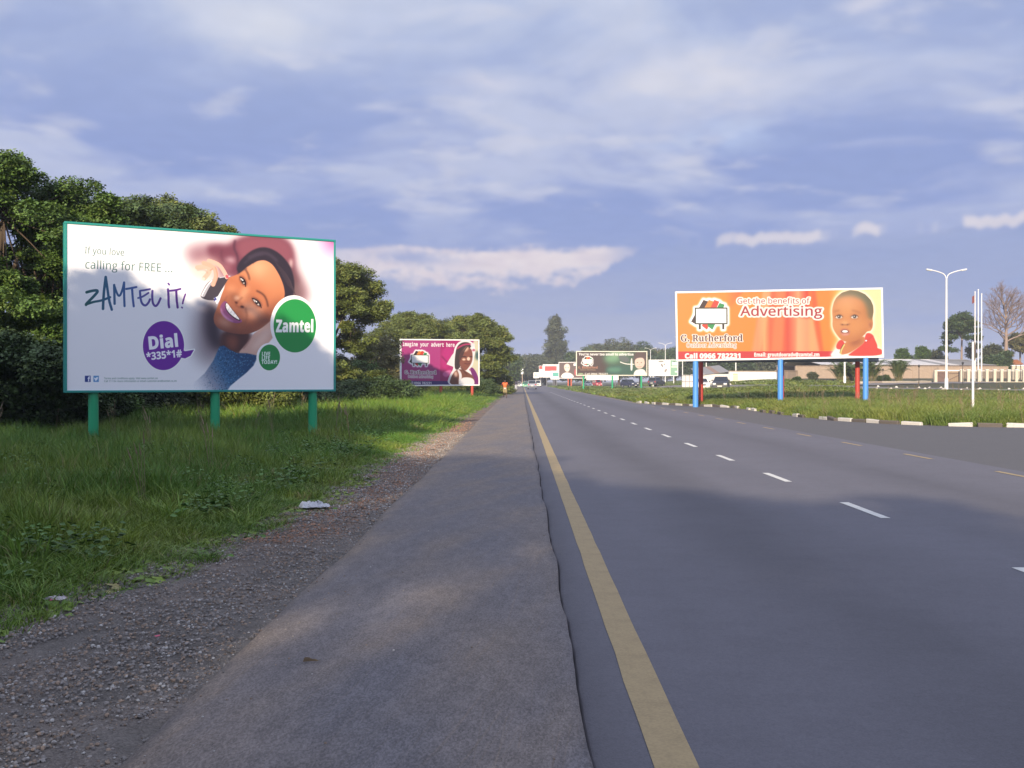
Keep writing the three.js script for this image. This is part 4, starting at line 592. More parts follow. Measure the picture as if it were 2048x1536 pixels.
// trees behind the camera: the row goes on, and it is their shade that lies over the near road
const litSpots = [[-1.5, 6.8], [-1.0, 7.5], [-0.5, 8.3], [0, 9.1], [-1.9, 4.6]];  // ground spots left in sun by cutting holes in the unseen crowns
const behind = [[-12.2, 8.5, 10.2, 4.2], [-13.5, -1, 11.0, 4.6], [-9.2, -9, 11.2, 5.4], [-4.9, -19, 12.4, 5.6], [-10.5, -24, 12.5, 5.5], [-5.5, -33, 14.5, 6.0], [-16, -14, 13, 5.5], [-19, 4, 11.5, 5]];
behind.forEach(([x, d, h, r], i) => tree({ label: ['thorn tree of the left row just outside the picture, beside the white billboard', 'thorn tree level with the camera on the left verge', 'thorn tree over the left shoulder behind the camera', 'thorn tree overhanging the road behind the camera', 'broad thorn tree in the row behind the camera', 'tallest thorn tree of the row, farthest behind the camera', 'second row thorn tree behind the camera', 'second row thorn tree left of the camera'][i], x, d, h, r, pads: 70, per: 46, low: 0.28, spray: 'mid', green: 'acacia', seed: 80 + i, trunkR: 0.25, gaps: litSpots, group: 'thorn trees behind the camera' }));
// far wood at the end of the road
const far = [
  [1110, 430, 28.5, 15, 'cone', 'grey', 'tall pointed evergreen towering over the far billboards'],
  [1010, 300, 10, 7, 'round', 'dark', 'far tree beyond the leaning thorn tree'], [1040, 400, 12.5, 11, 'round', 'grey', 'far round tree at the end of the road, left'], [1066, 420, 12, 10, 'round', 'grey', 'far round tree above the oncoming cars'], [1090, 440, 14, 11, 'round', 'grey', 'far tree left of the tall evergreen'], [1140, 450, 14.5, 12, 'round', 'grey', 'far tree right of the tall evergreen'],
  [1168, 380, 14, 11, 'round', 'dark', 'far tree above the left end of the green billboard'], [1200, 400, 17.5, 12, 'round', 'grey', 'broad far tree above the green billboard'], [1238, 390, 17, 12, 'round', 'grey', 'highest broad far tree above the green billboard'], [1280, 400, 17, 11, 'round', 'dark', 'far tree left of the distant street lamps'], [1322, 410, 15, 11, 'round', 'olive', 'far olive tree behind the distant street lamps'], [1350, 380, 14, 11, 'round', 'dark', 'far tree above the cow billboard'], [1395, 360, 12, 11, 'round', 'dark', 'dark far tree behind the left end of the orange billboard'], [1440, 340, 11.5, 10, 'round', 'dark', 'dark far tree behind the grey sloping roof'], [1500, 320, 10.5, 11, 'round', 'dark', 'dark far tree over the long banner wall'], [1560, 300, 10, 9, 'round', 'grey', 'far tree at the right end of the banner wall'], [1600, 300, 9, 8, 'round', 'grey', 'far tree by the start of the tan wall'],
];
far.forEach(([u, d, h, r, form, green, label], i) => tree({ name: form === 'cone' ? 'evergreen_tree' : 'broadleaf_tree', label, x: lat(u, d), d, h: h - (land(lat(u, d), d)), r: r * 0.62, pads: form === 'cone' ? 90 : 44, per: 36, low: form === 'cone' ? 0.1 : 0.12, form, spray: 'broad', green, seed: 120 + i, trunkR: 0.4, group: form === 'cone' ? undefined : 'far trees at the end of the road' }));
// right background
const rt = [
  [1924, 232, 14.6, 4.1, 'acacia', 'dark', 0.55, 'tall umbrella crowned tree beyond the wall, beside the flagpoles'], [1985, 236, 8.0, 2.1, 'round', 'grey', 0.45, 'small ragged tree left of the bare tree'], [2040, 240, 10.8, 3.2, 'acacia', 'olive', 0.6, 'olive flat topped tree right of the bare tree'],
  [1806, 235, 7.0, 1.0, 'round', 'fresh', 0.4, 'slim tree top over the wall right of the orange billboard'], [1816, 240, 5.4, 1.2, 'bush', 'dark', 0.2, 'rounded dark tree top over the wall'], [1844, 238, 7.4, 1.2, 'round', 'fresh', 0.4, 'slim tree top over the wall left of the street lamp'], [1868, 240, 6.4, 2.4, 'bush', 'grey', 0.2, 'low round tree top behind the near street lamp'], [1988, 225, 4.9, 2.9, 'bush', 'dark', 0.1, 'spreading low tree at the foot of the bare tree'], [2010, 228, 6.0, 1.2, 'bush', 'dark', 0.1, 'climber covered stump at the bare tree trunk'],
];
rt.forEach(([u, d, h, r, form, green, low, label], i) => tree({ name: 'garden_tree', label, x: lat(u, d), d, h, r, pads: form === 'acacia' ? 46 : 20, per: 40, low, form, spray: 'mid', green, seed: 160 + i, trunkR: 0.22, fork: form === 'acacia' ? 0.62 : 0.35, barkMat: barkPale, scale: 1.7, group: 'trees beyond the tan wall' }));
// the leafless tree
{
  const o = thing('bare_tree', 'large leafless tree with pale trunk beyond the white pillars', 'tree', lat(2011, 238), land(lat(2011, 238), 238), 238), R = rng(9), thick = [], twigs = [];
  const grow = (a, dir, len, r, lvl) => { const b = a.clone().addScaledVector(dir, len); (lvl < 2 ? thick : twigs).push(limb(a.toArray(), b.toArray(), r, r * 0.6, [(R() - 0.5) * len * 0.12, (R() - 0.3) * len * 0.1, (R() - 0.5) * len * 0.12], lvl < 3 ? 4 : 2, lvl < 2 ? 6 : 4)); if (lvl > 4) return; const n = lvl === 0 ? 4 : 3 + (R() < 0.4); for (let k = 0; k < n; k++) { const t = lvl === 0 ? 1 : 0.45 + 0.55 * (k + 1) / n, q = a.clone().lerp(b, t), nd = dir.clone().multiplyScalar(0.9).add(new THREE.Vector3(R() - 0.5, (R() - 0.32) * 0.7, R() - 0.5).multiplyScalar(1.55)).normalize(); grow(q, nd, len * (0.55 + 0.22 * R()), r * 0.55, lvl + 1); } };
  const A = new THREE.Vector3(0, -0.5, 0), top = new THREE.Vector3(0.1, 15.5, 0); thick.push(limb(A.toArray(), top.toArray(), 0.62, 0.16, [0.2, 0, 0], 8, 9));
  for (let k = 0; k < 18; k++) { const y = 8.2 + k * 0.44, a = k * 2.4, out = lerp(1.25, 0.35, k / 18); grow(new THREE.Vector3(0, y, 0), new THREE.Vector3(Math.cos(a) * out, 0.55 + 0.03 * k, Math.sin(a) * out).normalize(), lerp(4.2, 2.6, k / 18), 0.17, 1); }
  mesh('trunk', thick, barkPale, o); mesh('twigs', twigs, mat(0.21, 0.15, 0.125, 0.95), o);
}
// ---------------------------------------------------------------- grass
function tuft(seed, n, h, spreadR, w, droop) {
  const r = rng(seed), pos = [], idx = [];
  for (let k = 0; k < n; k++) {
    const a = r() * 6.283, q = Math.sqrt(r()) * spreadR, bx = Math.cos(a) * q, bz = Math.sin(a) * q, b = a + (r() - 0.5) * 2, H = h * (0.5 + 0.6 * r()), out = droop * H * (0.4 + r()), tw = r() * 3.14, wx = Math.cos(tw) * w * (0.7 + 0.6 * r()), wz = Math.sin(tw) * w;
    const o = pos.length / 3, mx = bx + Math.cos(b) * out * 0.3, mz = bz + Math.sin(b) * out * 0.3, tx = bx + Math.cos(b) * out, tz = bz + Math.sin(b) * out;
    pos.push(bx - wx, -0.03, bz - wz, bx + wx, -0.03, bz + wz, mx - wx * 0.8, H * 0.6, mz - wz * 0.8, mx + wx * 0.8, H * 0.6, mz + wz * 0.8, tx, H * (1 - 0.25 * droop * r()), tz); idx.push(o, o + 1, o + 3, o, o + 3, o + 2, o + 2, o + 3, o + 4);
  }
  const g = new THREE.BufferGeometry(); g.setAttribute('position', new THREE.Float32BufferAttribute(pos, 3)); g.setIndex(idx); const f = g.toNonIndexed(); f.computeVertexNormals(); return f;
}
function stalk(seed) {                                            // flowering grass stems
  const r = rng(seed), list = []; for (let k = 0; k < 4; k++) { const a = r() * 6.283, t = 0.10 + 0.12 * r(), H = 0.75 + 0.3 * r(); list.push(limb([Math.cos(a) * 0.03, 0, Math.sin(a) * 0.03], [Math.cos(a) * t, H, Math.sin(a) * t], 0.004, 0.003, [0, 0, 0], 2, 3)); list.push(limb([Math.cos(a) * t, H - 0.01, Math.sin(a) * t], [Math.cos(a) * (t + 0.05), H + 0.17, Math.sin(a) * (t + 0.05)], 0.012, 0.003, [0, 0.01, 0], 2, 4)); }
  return merge(list);
}
const bladeMat = new THREE.MeshStandardMaterial({ color: 0xffffff, roughness: 0.6 });
function meadow(name, label, geo, spots, color) {
  const im = new THREE.InstancedMesh(geo, bladeMat, spots.length); spots.forEach(([x, y, z, s, h, turn], i) => { _e.set(0, turn, 0); im.setMatrixAt(i, _m.compose(_p.set(x, y, z), _q.setFromEuler(_e), _s.set(s, s * h, s))); im.setColorAt(i, color(x, -z)); });
  im.name = numbered(name); im.castShadow = im.receiveShadow = true; im.userData.kind = 'stuff'; tag(im, label, 'grass'); scene.add(im); return im;
}
{
  const R = rng(501), near = [[], [], []], mid = [[], []], heads = [], wide = [];
  const tall = (x, d) => { const o = clamp((vergeX(d) - x) / 3.2, 0, 1); return lerp(0.34, 1.3, o) * (1 + 0.9 * fbm(x * 0.35, d * 0.35, 3)) * (1 + 0.35 * n2(x * 1.1, d * 1.1)); };
  for (let d = 3; d < 150;) {                                    // left verge, denser near the camera
    const step = d < 14 ? 0.075 : d < 34 ? 0.12 : d < 70 ? 0.22 : 0.36; const x0 = Math.max(lat(-60, d) - 0.5, -34);
    for (let x = vergeX(d) + 0.22; x > x0; x -= step) {
      const px = x + (R() - 0.5) * step * 1.6, pd = d + (R() - 0.5) * step * 1.6, e = vergeX(pd) - px; if (e < -0.25 + 0.3 * n2(px * 2, pd * 2)) continue; if (e < 0.15 && R() < 0.55) continue; if (d > 36 && px < -17 && R() < 0.5) continue;
      const t = tall(px, pd) * (d > 34 ? 1.1 : 1), s = (d < 34 ? 0.9 : d < 70 ? 1.7 : 2.6) * (0.8 + 0.4 * R());
      const spot = [px, land(px, pd), -pd, s, clamp(t, 0.2, 1.9) * (d < 34 ? 1 : d < 70 ? 0.62 : 0.42), R() * 6.283];
      if (d < 34) near[(R() * 3) | 0].push(spot); else mid[R() * 2 | 0].push(spot);
      if (e > 1.2 && R() < 0.0012 && d < 60) heads.push([px, land(px, pd), -pd, 1, 0.7 + 0.4 * R(), R() * 6]);
    }
    d += step;
  }
  for (let d = 36.4; d < 100;) {                                 // grass island on the right
    const step = d < 52 ? 0.16 : d < 72 ? 0.24 : 0.4;
    for (let x = 8.8; x < lat(2120, d) + 1; x += step) {
      const px = x + (R() - 0.5) * step * 1.7, pd = d + (R() - 0.5) * step * 1.7, k = beyondKerb(px, pd); if (k < 0.08 || (k < 0.3 && R() < 0.4)) continue;
      if (onServiceRoad(px, pd, 0.2)) continue;
      const edge = pd < 60 ? 1.0 : 0.8, t = edge * lerp(0.5, 1, clamp(k / 0.8, 0, 1)) * (1 + 0.4 * fbm(px * 0.3 + 50, pd * 0.3, 3)) * (pd > 82 ? 0.5 : 1), s = (d < 52 ? 1.35 : d < 72 ? 1.8 : 2.6) * (0.8 + 0.4 * R());
      mid[R() * 2 | 0].push([px, land(px, pd), -pd, s, clamp(t, 0.2, 1.8) * (d < 52 ? 0.85 : d < 72 ? 0.62 : 0.36), R() * 6.283]);
      if (R() < 0.008 && pd < 84) heads.push([px, land(px, pd), -pd, 1.1, 0.62 + 0.3 * R(), R() * 6]);
    }
    d += step;
  }
  for (let d = 78; d < 330; d += d * 0.007) for (let x = 9; x < Math.min(lat(1700, d), 44); x += d * 0.006) {
    const px = x + (R() - 0.5), pd = d + (R() - 0.5); if (onServiceRoad(px, pd, 0.4) || (pd < 100 && px > 9.2 && pd > 78 && false)) continue; if (px < 9.1) continue;
    wide.push([px, land(px, pd), -pd, d * 0.028 * (0.7 + 0.6 * R()), clamp(0.24 * 95 / d * (1 + 0.8 * fbm(px * 0.1, pd * 0.1, 2)), 0.05, 0.5), R() * 6.283]);
  }
  for (let d = 150; d < 360; d += d * 0.007) for (let x = -3.2; x > -30; x -= d * 0.006) wide.push([x + (R() - 0.5), land(x, d), -d + (R() - 0.5), d * 0.03, 0.12, R() * 6.283]);
  const green = (x, d) => { const n = fbm(x * 0.22, d * 0.22, 3), m = R(), y = clamp(0.35 + 0.9 * n + (m - 0.5) * 0.7, 0, 1), v = 0.8 + 0.45 * R(); return m > 0.965 ? _c.setRGB(0.22 * v, 0.19 * v, 0.07 * v) : _c.setRGB(lerp(0.070, 0.185, y) * v, lerp(0.160, 0.235, y) * v, lerp(0.011, 0.022, y) * v); };
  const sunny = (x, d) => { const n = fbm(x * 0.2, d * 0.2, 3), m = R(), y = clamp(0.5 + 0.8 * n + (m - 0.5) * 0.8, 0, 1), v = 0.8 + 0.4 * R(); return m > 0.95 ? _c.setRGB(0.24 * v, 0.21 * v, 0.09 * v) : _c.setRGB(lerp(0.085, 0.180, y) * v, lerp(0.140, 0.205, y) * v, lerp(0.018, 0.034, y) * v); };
  near.forEach((s, i) => meadow('verge_grass', ['rank green grass on the near left verge', 'green grass blades mixed through the near left verge', 'long grass in front of the white billboard'][i], tuft(600 + i, 15, 0.34, 0.07, 0.0042, 0.55), s, green));
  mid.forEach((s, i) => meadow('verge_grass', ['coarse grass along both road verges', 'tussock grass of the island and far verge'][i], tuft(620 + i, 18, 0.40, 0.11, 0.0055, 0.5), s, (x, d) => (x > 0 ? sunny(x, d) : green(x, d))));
  meadow('verge_grass', 'distant rough grass beyond the junction', tuft(640, 20, 0.5, 0.14, 0.012, 0.4), wide, sunny);
  meadow('seed_grass', 'brownish flowering grass stems above the verge', stalk(650), heads, () => { const v = 0.8 + 0.4 * R(); return _c.setRGB(0.20 * v, 0.145 * v, 0.085 * v); });
  // weeds with broad leaves creeping over the gravel edge
  const weeds = []; for (let d = 4; d < 40; d += 0.3) for (let k = 0; k < 3; k++) { const x = vergeX(d) + (R() - 0.6) * 0.5; weeds.push([x, land(x, d) + 0.01, -d, 0.25 + 0.35 * R(), 0.7, R() * 6]); }
  meadow('verge_weeds', 'low leafy weeds along the gravel edge', sprayGeometry(660, 14, 0.16, 0.3, 0.35).translate(0, 0.08, 0), weeds, green);
  const forbs = []; for (let i = 0; i < 2600; i++) { const d = 8 + 46 * R() ** 1.2, x = vergeX(d) - 0.5 - R() * (d * 0.42); if (fbm(x * 0.3 + 9, d * 0.3, 3) < -0.15 + 0.5 * R()) continue; forbs.push([x, land(x, d) + 0.05 + 0.22 * R(), -d, 0.35 + 0.4 * R(), 1, R() * 6]); }
  meadow('verge_weeds', 'dark leafy weeds growing through the left verge grass', sprayGeometry(661, 20, 0.11, 0.28, 1.1).translate(0, 0.1, 0), forbs, () => { const v = 0.7 + 0.6 * R(); return _c.setRGB(0.060 * v, 0.135 * v, 0.018 * v); });
  // long-bladed clumps standing out of the sward
  const clumps = []; for (const [u, v] of [[350, 1040], [150, 900], [60, 1130], [420, 880], [240, 960]]) { const d = 1.6 * 2100 / (v + 14 - 763), x = lat(u, d); clumps.push([x, land(x, d), -d, 0.95, 0.95, R() * 6]); }
  meadow('grass_clump', 'broad bladed grass clumps standing out of the left verge', tuft(670, 26, 0.5, 0.1, 0.009, 0.8), clumps, green);
}
// loose stones on the gravel strip
{
  const R = rng(700), list = []; const g = new THREE.IcosahedronGeometry(1, 1), p = g.attributes.position; for (let i = 0; i < p.count; i++) { const x = p.getX(i), y = p.getY(i), z = p.getZ(i), k = 1 + 0.35 * n3(x * 1.1, y * 1.1, z * 1.1); p.setXYZ(i, x * k, y * k * 0.62, z * k); } g.computeVertexNormals();
  for (let i = 0; i < 80000; i++) { const d = 3.4 + 30 * R() ** 2.2, t = R(), x = lerp(vergeX(d) - 0.2, shoulderX(d), t); if (fbm(x * 0.9, d * 0.6, 3) < -0.3 + (R() - 0.5) * 0.5) continue; list.push([x, d, (0.0035 + 0.009 * R() ** 3) * (1 + (d > 12) * 0.4)]); }
  for (let i = 0; i < 420; i++) { const d = 3.5 + 40 * R() ** 1.5, x = lerp(shoulderX(d) + 0.04, seamX(d), R() ** 2.2); list.push([x, d, 0.003 + 0.004 * R(), 0.034]); }
  const im = new THREE.InstancedMesh(g, mat(1, 1, 1, 0.9), list.length); list.forEach(([x, d, s, y], i) => { _e.set(R() * 0.5, R() * 6, R() * 0.5); im.setMatrixAt(i, _m.compose(_p.set(x, y ?? (-0.012 + 0.022 * fbm(x * 1.4, d * 1.4, 4) + 0.010 * n2(x * 7, d * 7) - 0.004), -d), _q.setFromEuler(_e), _s.set(s, s, s))); const v = 0.6 + 0.8 * R(), w = R(); im.setColorAt(i, w < 0.05 ? _c.setRGB(0.42, 0.40, 0.37) : w < 0.4 ? _c.setRGB(0.23 * v, 0.17 * v, 0.125 * v) : _c.setRGB(0.21 * v, 0.19 * v, 0.175 * v)); });
  im.name = numbered('loose_gravel'); im.userData.kind = 'stuff'; im.castShadow = im.receiveShadow = true; tag(im, 'loose grey and brown gravel beside the hard shoulder', 'gravel'); scene.add(im);
  // clods of red earth at the edge of the grass
  const clods = []; for (let i = 0; i < 5200; i++) { const d = 10.5 + 34 * R() ** 1.4, x = vergeX(d) + 0.5 + (R() + R() + R() - 1.5) * 0.5; clods.push([x, d, 0.004 + 0.012 * R() ** 3]); }
  const ic = new THREE.InstancedMesh(g, mat(1, 1, 1, 0.95), clods.length); clods.forEach(([x, d, s], i) => { _e.set(R(), R() * 6, R()); ic.setMatrixAt(i, _m.compose(_p.set(x, 0.0 + 0.022 * fbm(x * 1.4, d * 1.4, 4) + 0.010 * n2(x * 7, d * 7) - 0.012, -d), _q.setFromEuler(_e), _s.set(s, s, s))); const v = 0.7 + 0.7 * R(); ic.setColorAt(i, _c.setRGB(0.29 * v, 0.165 * v, 0.105 * v)); });
  ic.name = numbered('red_earth_clods'); ic.userData.kind = 'stuff'; ic.castShadow = ic.receiveShadow = true; tag(ic, 'crumbs of red earth along the grass edge', 'earth'); scene.add(ic);
}
// ---------------------------------------------------------------- walls, roofs and fences on the right
const plaster = mat(0.74, 0.70, 0.66, 0.85, { map: texFine }), tan = mat(0.42, 0.315, 0.23, 0.9, { map: texFine }), cream = mat(0.66, 0.575, 0.45, 0.85, { map: texFine }), sheetMetal = mat(0.72, 0.68, 0.64, 0.55, { map: texFine }), greyRoof = mat(0.30, 0.29, 0.28, 0.75, { map: texFine }), darkIron = mat(0.035, 0.033, 0.032, 0.6), brown = mat(0.12, 0.075, 0.06, 0.7), paintWhite = mat(0.70, 0.69, 0.66, 0.5);
function run(a, b) { const dx = b[0] - a[0], dd = b[1] - a[1]; return { L: Math.hypot(dx, dd), turn: Math.atan2(dd, dx), x: (a[0] + b[0]) / 2, d: (a[1] + b[1]) / 2 }; }
function wall(name, label, category, a, b, top, thick, m, capM) {
  const q = run(a, b), base = land(q.x, q.d) - 0.6, o = thing(name, label, category, q.x, base, q.d, q.turn), h = top - base;
  const n = Math.max(1, Math.round(q.L / 4)); for (let k = 0; k < n; k++) mesh('wall_panel', box(q.L / n - 0.03, h - 0.02 * ((k * 7) % 3), thick, -q.L / 2 + (k + 0.5) * q.L / n, h / 2, 0), m, o);
  for (let k = 0; k <= n; k++) mesh('pier', box(0.34, h + 0.03, thick + 0.12, -q.L / 2 + k * q.L / n, h / 2, 0), m, o);
  mesh('coping', box(q.L + 0.3, 0.1, thick + 0.2, 0, h + 0.085, 0), capM ?? m, o); return o;
}
wall('boundary_wall', 'low tan block wall right of the white banner', 'wall', [lat(1553, 172), 172], [lat(1593, 178), 178], alt(742, 175), 0.22, tan);
wall('boundary_wall', 'long tan block wall in front of the pale warehouse roof', 'wall', [lat(1592, 198), 198], [lat(2014, 206), 206], alt(733.5, 202), 0.22, tan);
{
  const q = run([lat(1640, 214), 214], [lat(1990, 222), 222]), y = land(q.x, q.d), o = thing('warehouse', 'long low warehouse with pale metal roof behind the tan wall', 'building', q.x, y, q.d, q.turn), e = alt(730.5, 216) - y, r = alt(719.5, 226) - y;
  mesh('wall', box(q.L, e, 0.3, 0, e / 2, 0), tan, o); mesh('wall', box(q.L, e, 0.3, 0, e / 2, -20), tan, o);
  const n = 18, roof = new THREE.Group(); roof.name = 'roof'; o.add(roof);
  for (const s of [1, -1]) for (let k = 0; k < n; k++) { const g = box(q.L / n - 0.06, 0.07, Math.hypot(11, r - e), 0, 0, 0), m = mesh('roof_sheet', g, k % 5 === 2 || k > 13 ? greyRoof : sheetMetal, roof); m.position.set(-q.L / 2 + (k + 0.5) * q.L / n, (e + r) / 2 + 0.1, -10 + s * 5.3); m.rotation.x = s * Math.atan2(r - e, 10.6); }
  mesh('gutter', box(q.L, 0.16, 0.2, 0, e - 0.05, 0.5), brown, o);
}
{
  const o = thing('house', 'small house with an orange tiled roof at the right picture edge', 'house', lat(2027, 236), land(lat(2027, 236), 236), 236, 0), t = mat(0.42, 0.16, 0.07, 0.85, { map: texFine }), e = alt(729, 236) - land(lat(2027, 236), 236), r = alt(720.5, 240) - land(lat(2027, 236), 236);
  mesh('wall', box(3.9, e, 5, 0, e / 2, -2.6), cream, o); for (const s of [1, -1]) { const m = mesh('roof', box(4.3, 0.1, Math.hypot(2.9, r - e), 0, 0, 0), t, o); m.position.set(0, (e + r) / 2 + 0.05, -2.6 + s * 1.4); m.rotation.x = s * Math.atan2(r - e, 2.8); } mesh('window', box(1.0, 0.9, 0.06, 0.6, e * 0.6, -0.07), darkIron, o);
}
{ // white banner on its own wall
  const a = [lat(1459, 166), 166], b = [lat(1555, 170), 170], q = run(a, b), y = land(q.x, q.d), o = thing('banner_wall', 'long white banner with faint yellow lettering on a low wall', 'wall', q.x, y - 0.4, q.d, q.turn), h = alt(743.2, 168) - y + 0.4;
  const pr = canvas(512, 128, (g) => { g.fillStyle = '#ebe9e4'; g.fillRect(0, 0, 512, 128); g.fillStyle = '#dcc98a'; g.fillRect(34, 22, 52, 14); g.fillStyle = '#e6dcb4'; g.fillRect(36, 40, 52, 60); g.fillStyle = '#d2bd7c'; g.fillRect(34, 104, 60, 12); g.fillStyle = '#dcd6c6'; for (const [x, w] of [[130, 60], [200, 90], [300, 40], [352, 96]]) g.fillRect(x, 26, w, 9); for (const [x, w] of [[230, 50], [292, 70]]) g.fillRect(x, 48, w, 7); g.fillStyle = '#dccb92'; g.fillRect(396, 104, 70, 7); });
  mesh('wall', box(q.L, h - 0.02, 0.25, 0, h / 2, -0.15), plaster, o); mesh('banner', new THREE.PlaneGeometry(q.L - 0.1, h * 0.94).translate(0, h * 0.52, -0.018), new THREE.MeshStandardMaterial({ map: pr, roughness: 0.6 }), o); mesh('coping', box(q.L + 0.2, 0.12, 0.4, 0, h + 0.06, -0.15), tan, o);
}
{ // yard building with sloping grey roof
  const d = 162, x0 = lat(1398, d), x1 = lat(1458, d), y = land((x0 + x1) / 2, d), o = thing('yard_building', 'white walled yard building with a sloping grey roof', 'building', (x0 + x1) / 2, y - 0.3, d, 0.05), w = x1 - x0, h = alt(748, d) - y + 0.3;
  mesh('wall', box(w, h, 0.25, 0, h / 2, 0), plaster, o); mesh('wall', box(w, h, 0.25, 0, h / 2, -6), plaster, o); mesh('wall', box(0.25, h, 5.7, -w / 2 + 0.13, h / 2, -3), plaster, o); mesh('wall', box(0.25, h, 5.7, w / 2 - 0.13, h / 2, -3), plaster, o);
  const rf = new THREE.Group(); rf.name = 'roof'; o.add(rf); for (let k = 0; k < 6; k++) { const m = mesh('roof_sheet', box(w / 6 + 0.02, 0.05, 6.8), k === 3 ? mat(0.26, 0.17, 0.13, 0.9) : greyRoof, rf); m.position.set(-w / 2 + (k + 0.5) * w / 6, h + 0.4 + k * 0.09, -3 - k * 0.002); m.rotation.set(0.16, 0, 0.12); }
}
{
  const d = 156, x = lat(1375, d), y = land(x, d), o = thing('steel_gate', 'white sheet gate with dark panel lines by the thin lamp poles', 'gate', x, y, d, 0.04), h = alt(750, d) - y; mesh('gate_leaf', box(1.7, h, 0.06, 0, h / 2, 0), plaster, o); for (const k of [-0.85, -0.28, 0.28, 0.85]) mesh('bar', box(0.05, h, 0.04, k, h / 2, 0.052), steel, o); for (const k of [0.05, 0.5, 0.95]) mesh('bar', box(1.75, 0.05, 0.03, 0, h * k, 0.09), steel, o);
}
{ // small shop under the white billboard at the road's end
  const d = 368, x = lat(1036, d), y = land(x, d), o = thing('shop', 'small brown shop with a veranda at the end of the road', 'shop', x, y, d, 0); mesh('wall', box(4.4, 2.4, 3, 0, 1.2, -2), mat(0.28, 0.2, 0.15), o); mesh('roof', box(4.9, 0.12, 5, 0, 2.55, -1.2), brown, o); for (const k of [-2.2, 2.2]) mesh('post', cyl(0.06, 0.06, 2.4, k, 1.2, 1.1), cream, o); mesh('door', box(0.9, 2, 0.06, 0.4, 1.0, -0.46), mat(0.35, 0.33, 0.5), o);
}
{ // fence of cream pillars with dark grilles
  const d0 = 153, us = [1923, 1936.5, 1958, 1973.5, 1989, 2003, 2017.5, 2032.5, 2047.5, 2062.5, 2078], y0 = land(lat(1990, d0), d0), o = thing('pillar_fence', 'cream pillar fence with dark grilles right of the gate', 'fence', lat(1990, d0), y0, d0, 0), h = alt(739, d0) - y0;
  const xs = us.map((u) => lat(u, d0) - lat(1990, d0)), pg = box(0.40, h, 0.40, 0, h / 2 - 0.1, 0, 0.02), cg = box(0.5, 0.09, 0.5, 0, h - 0.05, 0);
  xs.forEach((x, i) => { const p = mesh('pillar', pg, cream, o); p.position.set(x, 0, 0); const c = mesh('cap', cg, paintWhite, p); });
  for (let i = 1; i < xs.length; i++) { const a = xs[i - 1] + 0.2, b = xs[i] - 0.2, n = Math.max(2, Math.round((b - a) / 0.16)); const gr = new THREE.Group(); gr.name = 'grille'; o.add(gr); for (let k = 0; k <= n; k++) mesh('bar', box(0.05, h - 0.35, 0.03, lerp(a + 0.04, b - 0.04, k / n), h / 2 - 0.05, 0), darkIron, gr); mesh('rail', box(b - a, 0.06, 0.05, (a + b) / 2, h - 0.22, 0.012), paintWhite, gr); mesh('plinth', box(b - a, 0.22, 0.2, (a + b) / 2, 0.02, 0), cream, gr); }
  for (const u of [2026, 2035, 2044, 2053]) { const d = 185, p = thing('gate_pillar', `white capped pillar beyond the cream fence, ${['first', 'second', 'third', 'fourth'][[2026, 2035, 2044, 2053].indexOf(u)]} from the left`, 'pillar', lat(u, d), land(lat(u, d), d), d, 0, 'white pillars beyond the cream fence'); mesh('shaft', box(0.45, 2.4, 0.45, 0, 1.2, 0), cream, p); mesh('cap', box(0.6, 0.16, 0.6, 0, 2.48, 0), paintWhite, p); }
}
{
  const d = 154, x0 = lat(1871, d), x1 = lat(1922, d), y = land((x0 + x1) / 2, d), o = thing('driveway_gate', 'wide brown gate between cream posts behind the near street lamp', 'gate', (x0 + x1) / 2, y, d, 0), w = x1 - x0, h = alt(740, d) - y;
  mesh('gate_post', box(0.42, h, 0.42, -w / 2, h / 2, 0, 0.02), cream, o); mesh('lintel', box(w, 0.16, 0.3, 0.1, h - 0.09, 0.03), paintWhite, o);
  for (const [s, m] of [[-1, mat(0.14, 0.085, 0.07, 0.7)], [1, mat(0.26, 0.19, 0.13, 0.8)]]) { const lf = new THREE.Group(); lf.name = 'gate_leaf'; o.add(lf); for (let k = 0; k < 6; k++) mesh('board', box(w / 12 - 0.03, h - 0.35, 0.05, s * (k + 0.5) * w / 12.6, h / 2 - 0.06, 0), m, lf); mesh('rail', box(w / 2 - 0.2, 0.09, 0.05, s * w / 4, h * 0.72, 0.052), brown, lf); const g = mesh('brace', box(w / 2 - 0.1, 0.08, 0.05, 0, 0, 0.06), brown, lf); g.position.set(s * w / 4, h * 0.42, 0.002); g.rotation.z = s * 0.45; }
}
// street lamps in a row along the far side of the service road
const lampProto = (() => {
  const o = new THREE.Group(), H = 10.1; mesh('pole', [cyl(0.075, 0.115, H, 0, H / 2, 0, 12), cyl(0.16, 0.17, 1.1, 0, 0.5, 0, 12)], paintWhite, o);
  for (const s of [-1, 1]) { const c = new THREE.CatmullRomCurve3([new THREE.Vector3(0, H - 0.1, 0), new THREE.Vector3(s * 0.18, H + 0.3, 0), new THREE.Vector3(s * 0.62, H + 0.52, 0), new THREE.Vector3(s * 1.35, H + 0.72, 0)]); const a = mesh('arm', new THREE.TubeGeometry(c, 14, 0.045, 8), paintWhite, o); const l = mesh('lamp_head', box(0.55, 0.13, 0.24, 0, 0, 0, 0.05), mat(0.62, 0.62, 0.6, 0.4), a); l.position.set(s * 1.55, H + 0.74, 0); l.rotation.z = s * 0.18; const g = mesh('glass', box(0.4, 0.05, 0.18, 0, -0.065, 0, 0.02), mat(0.5, 0.5, 0.47, 0.2), l); }
  return o;
})();
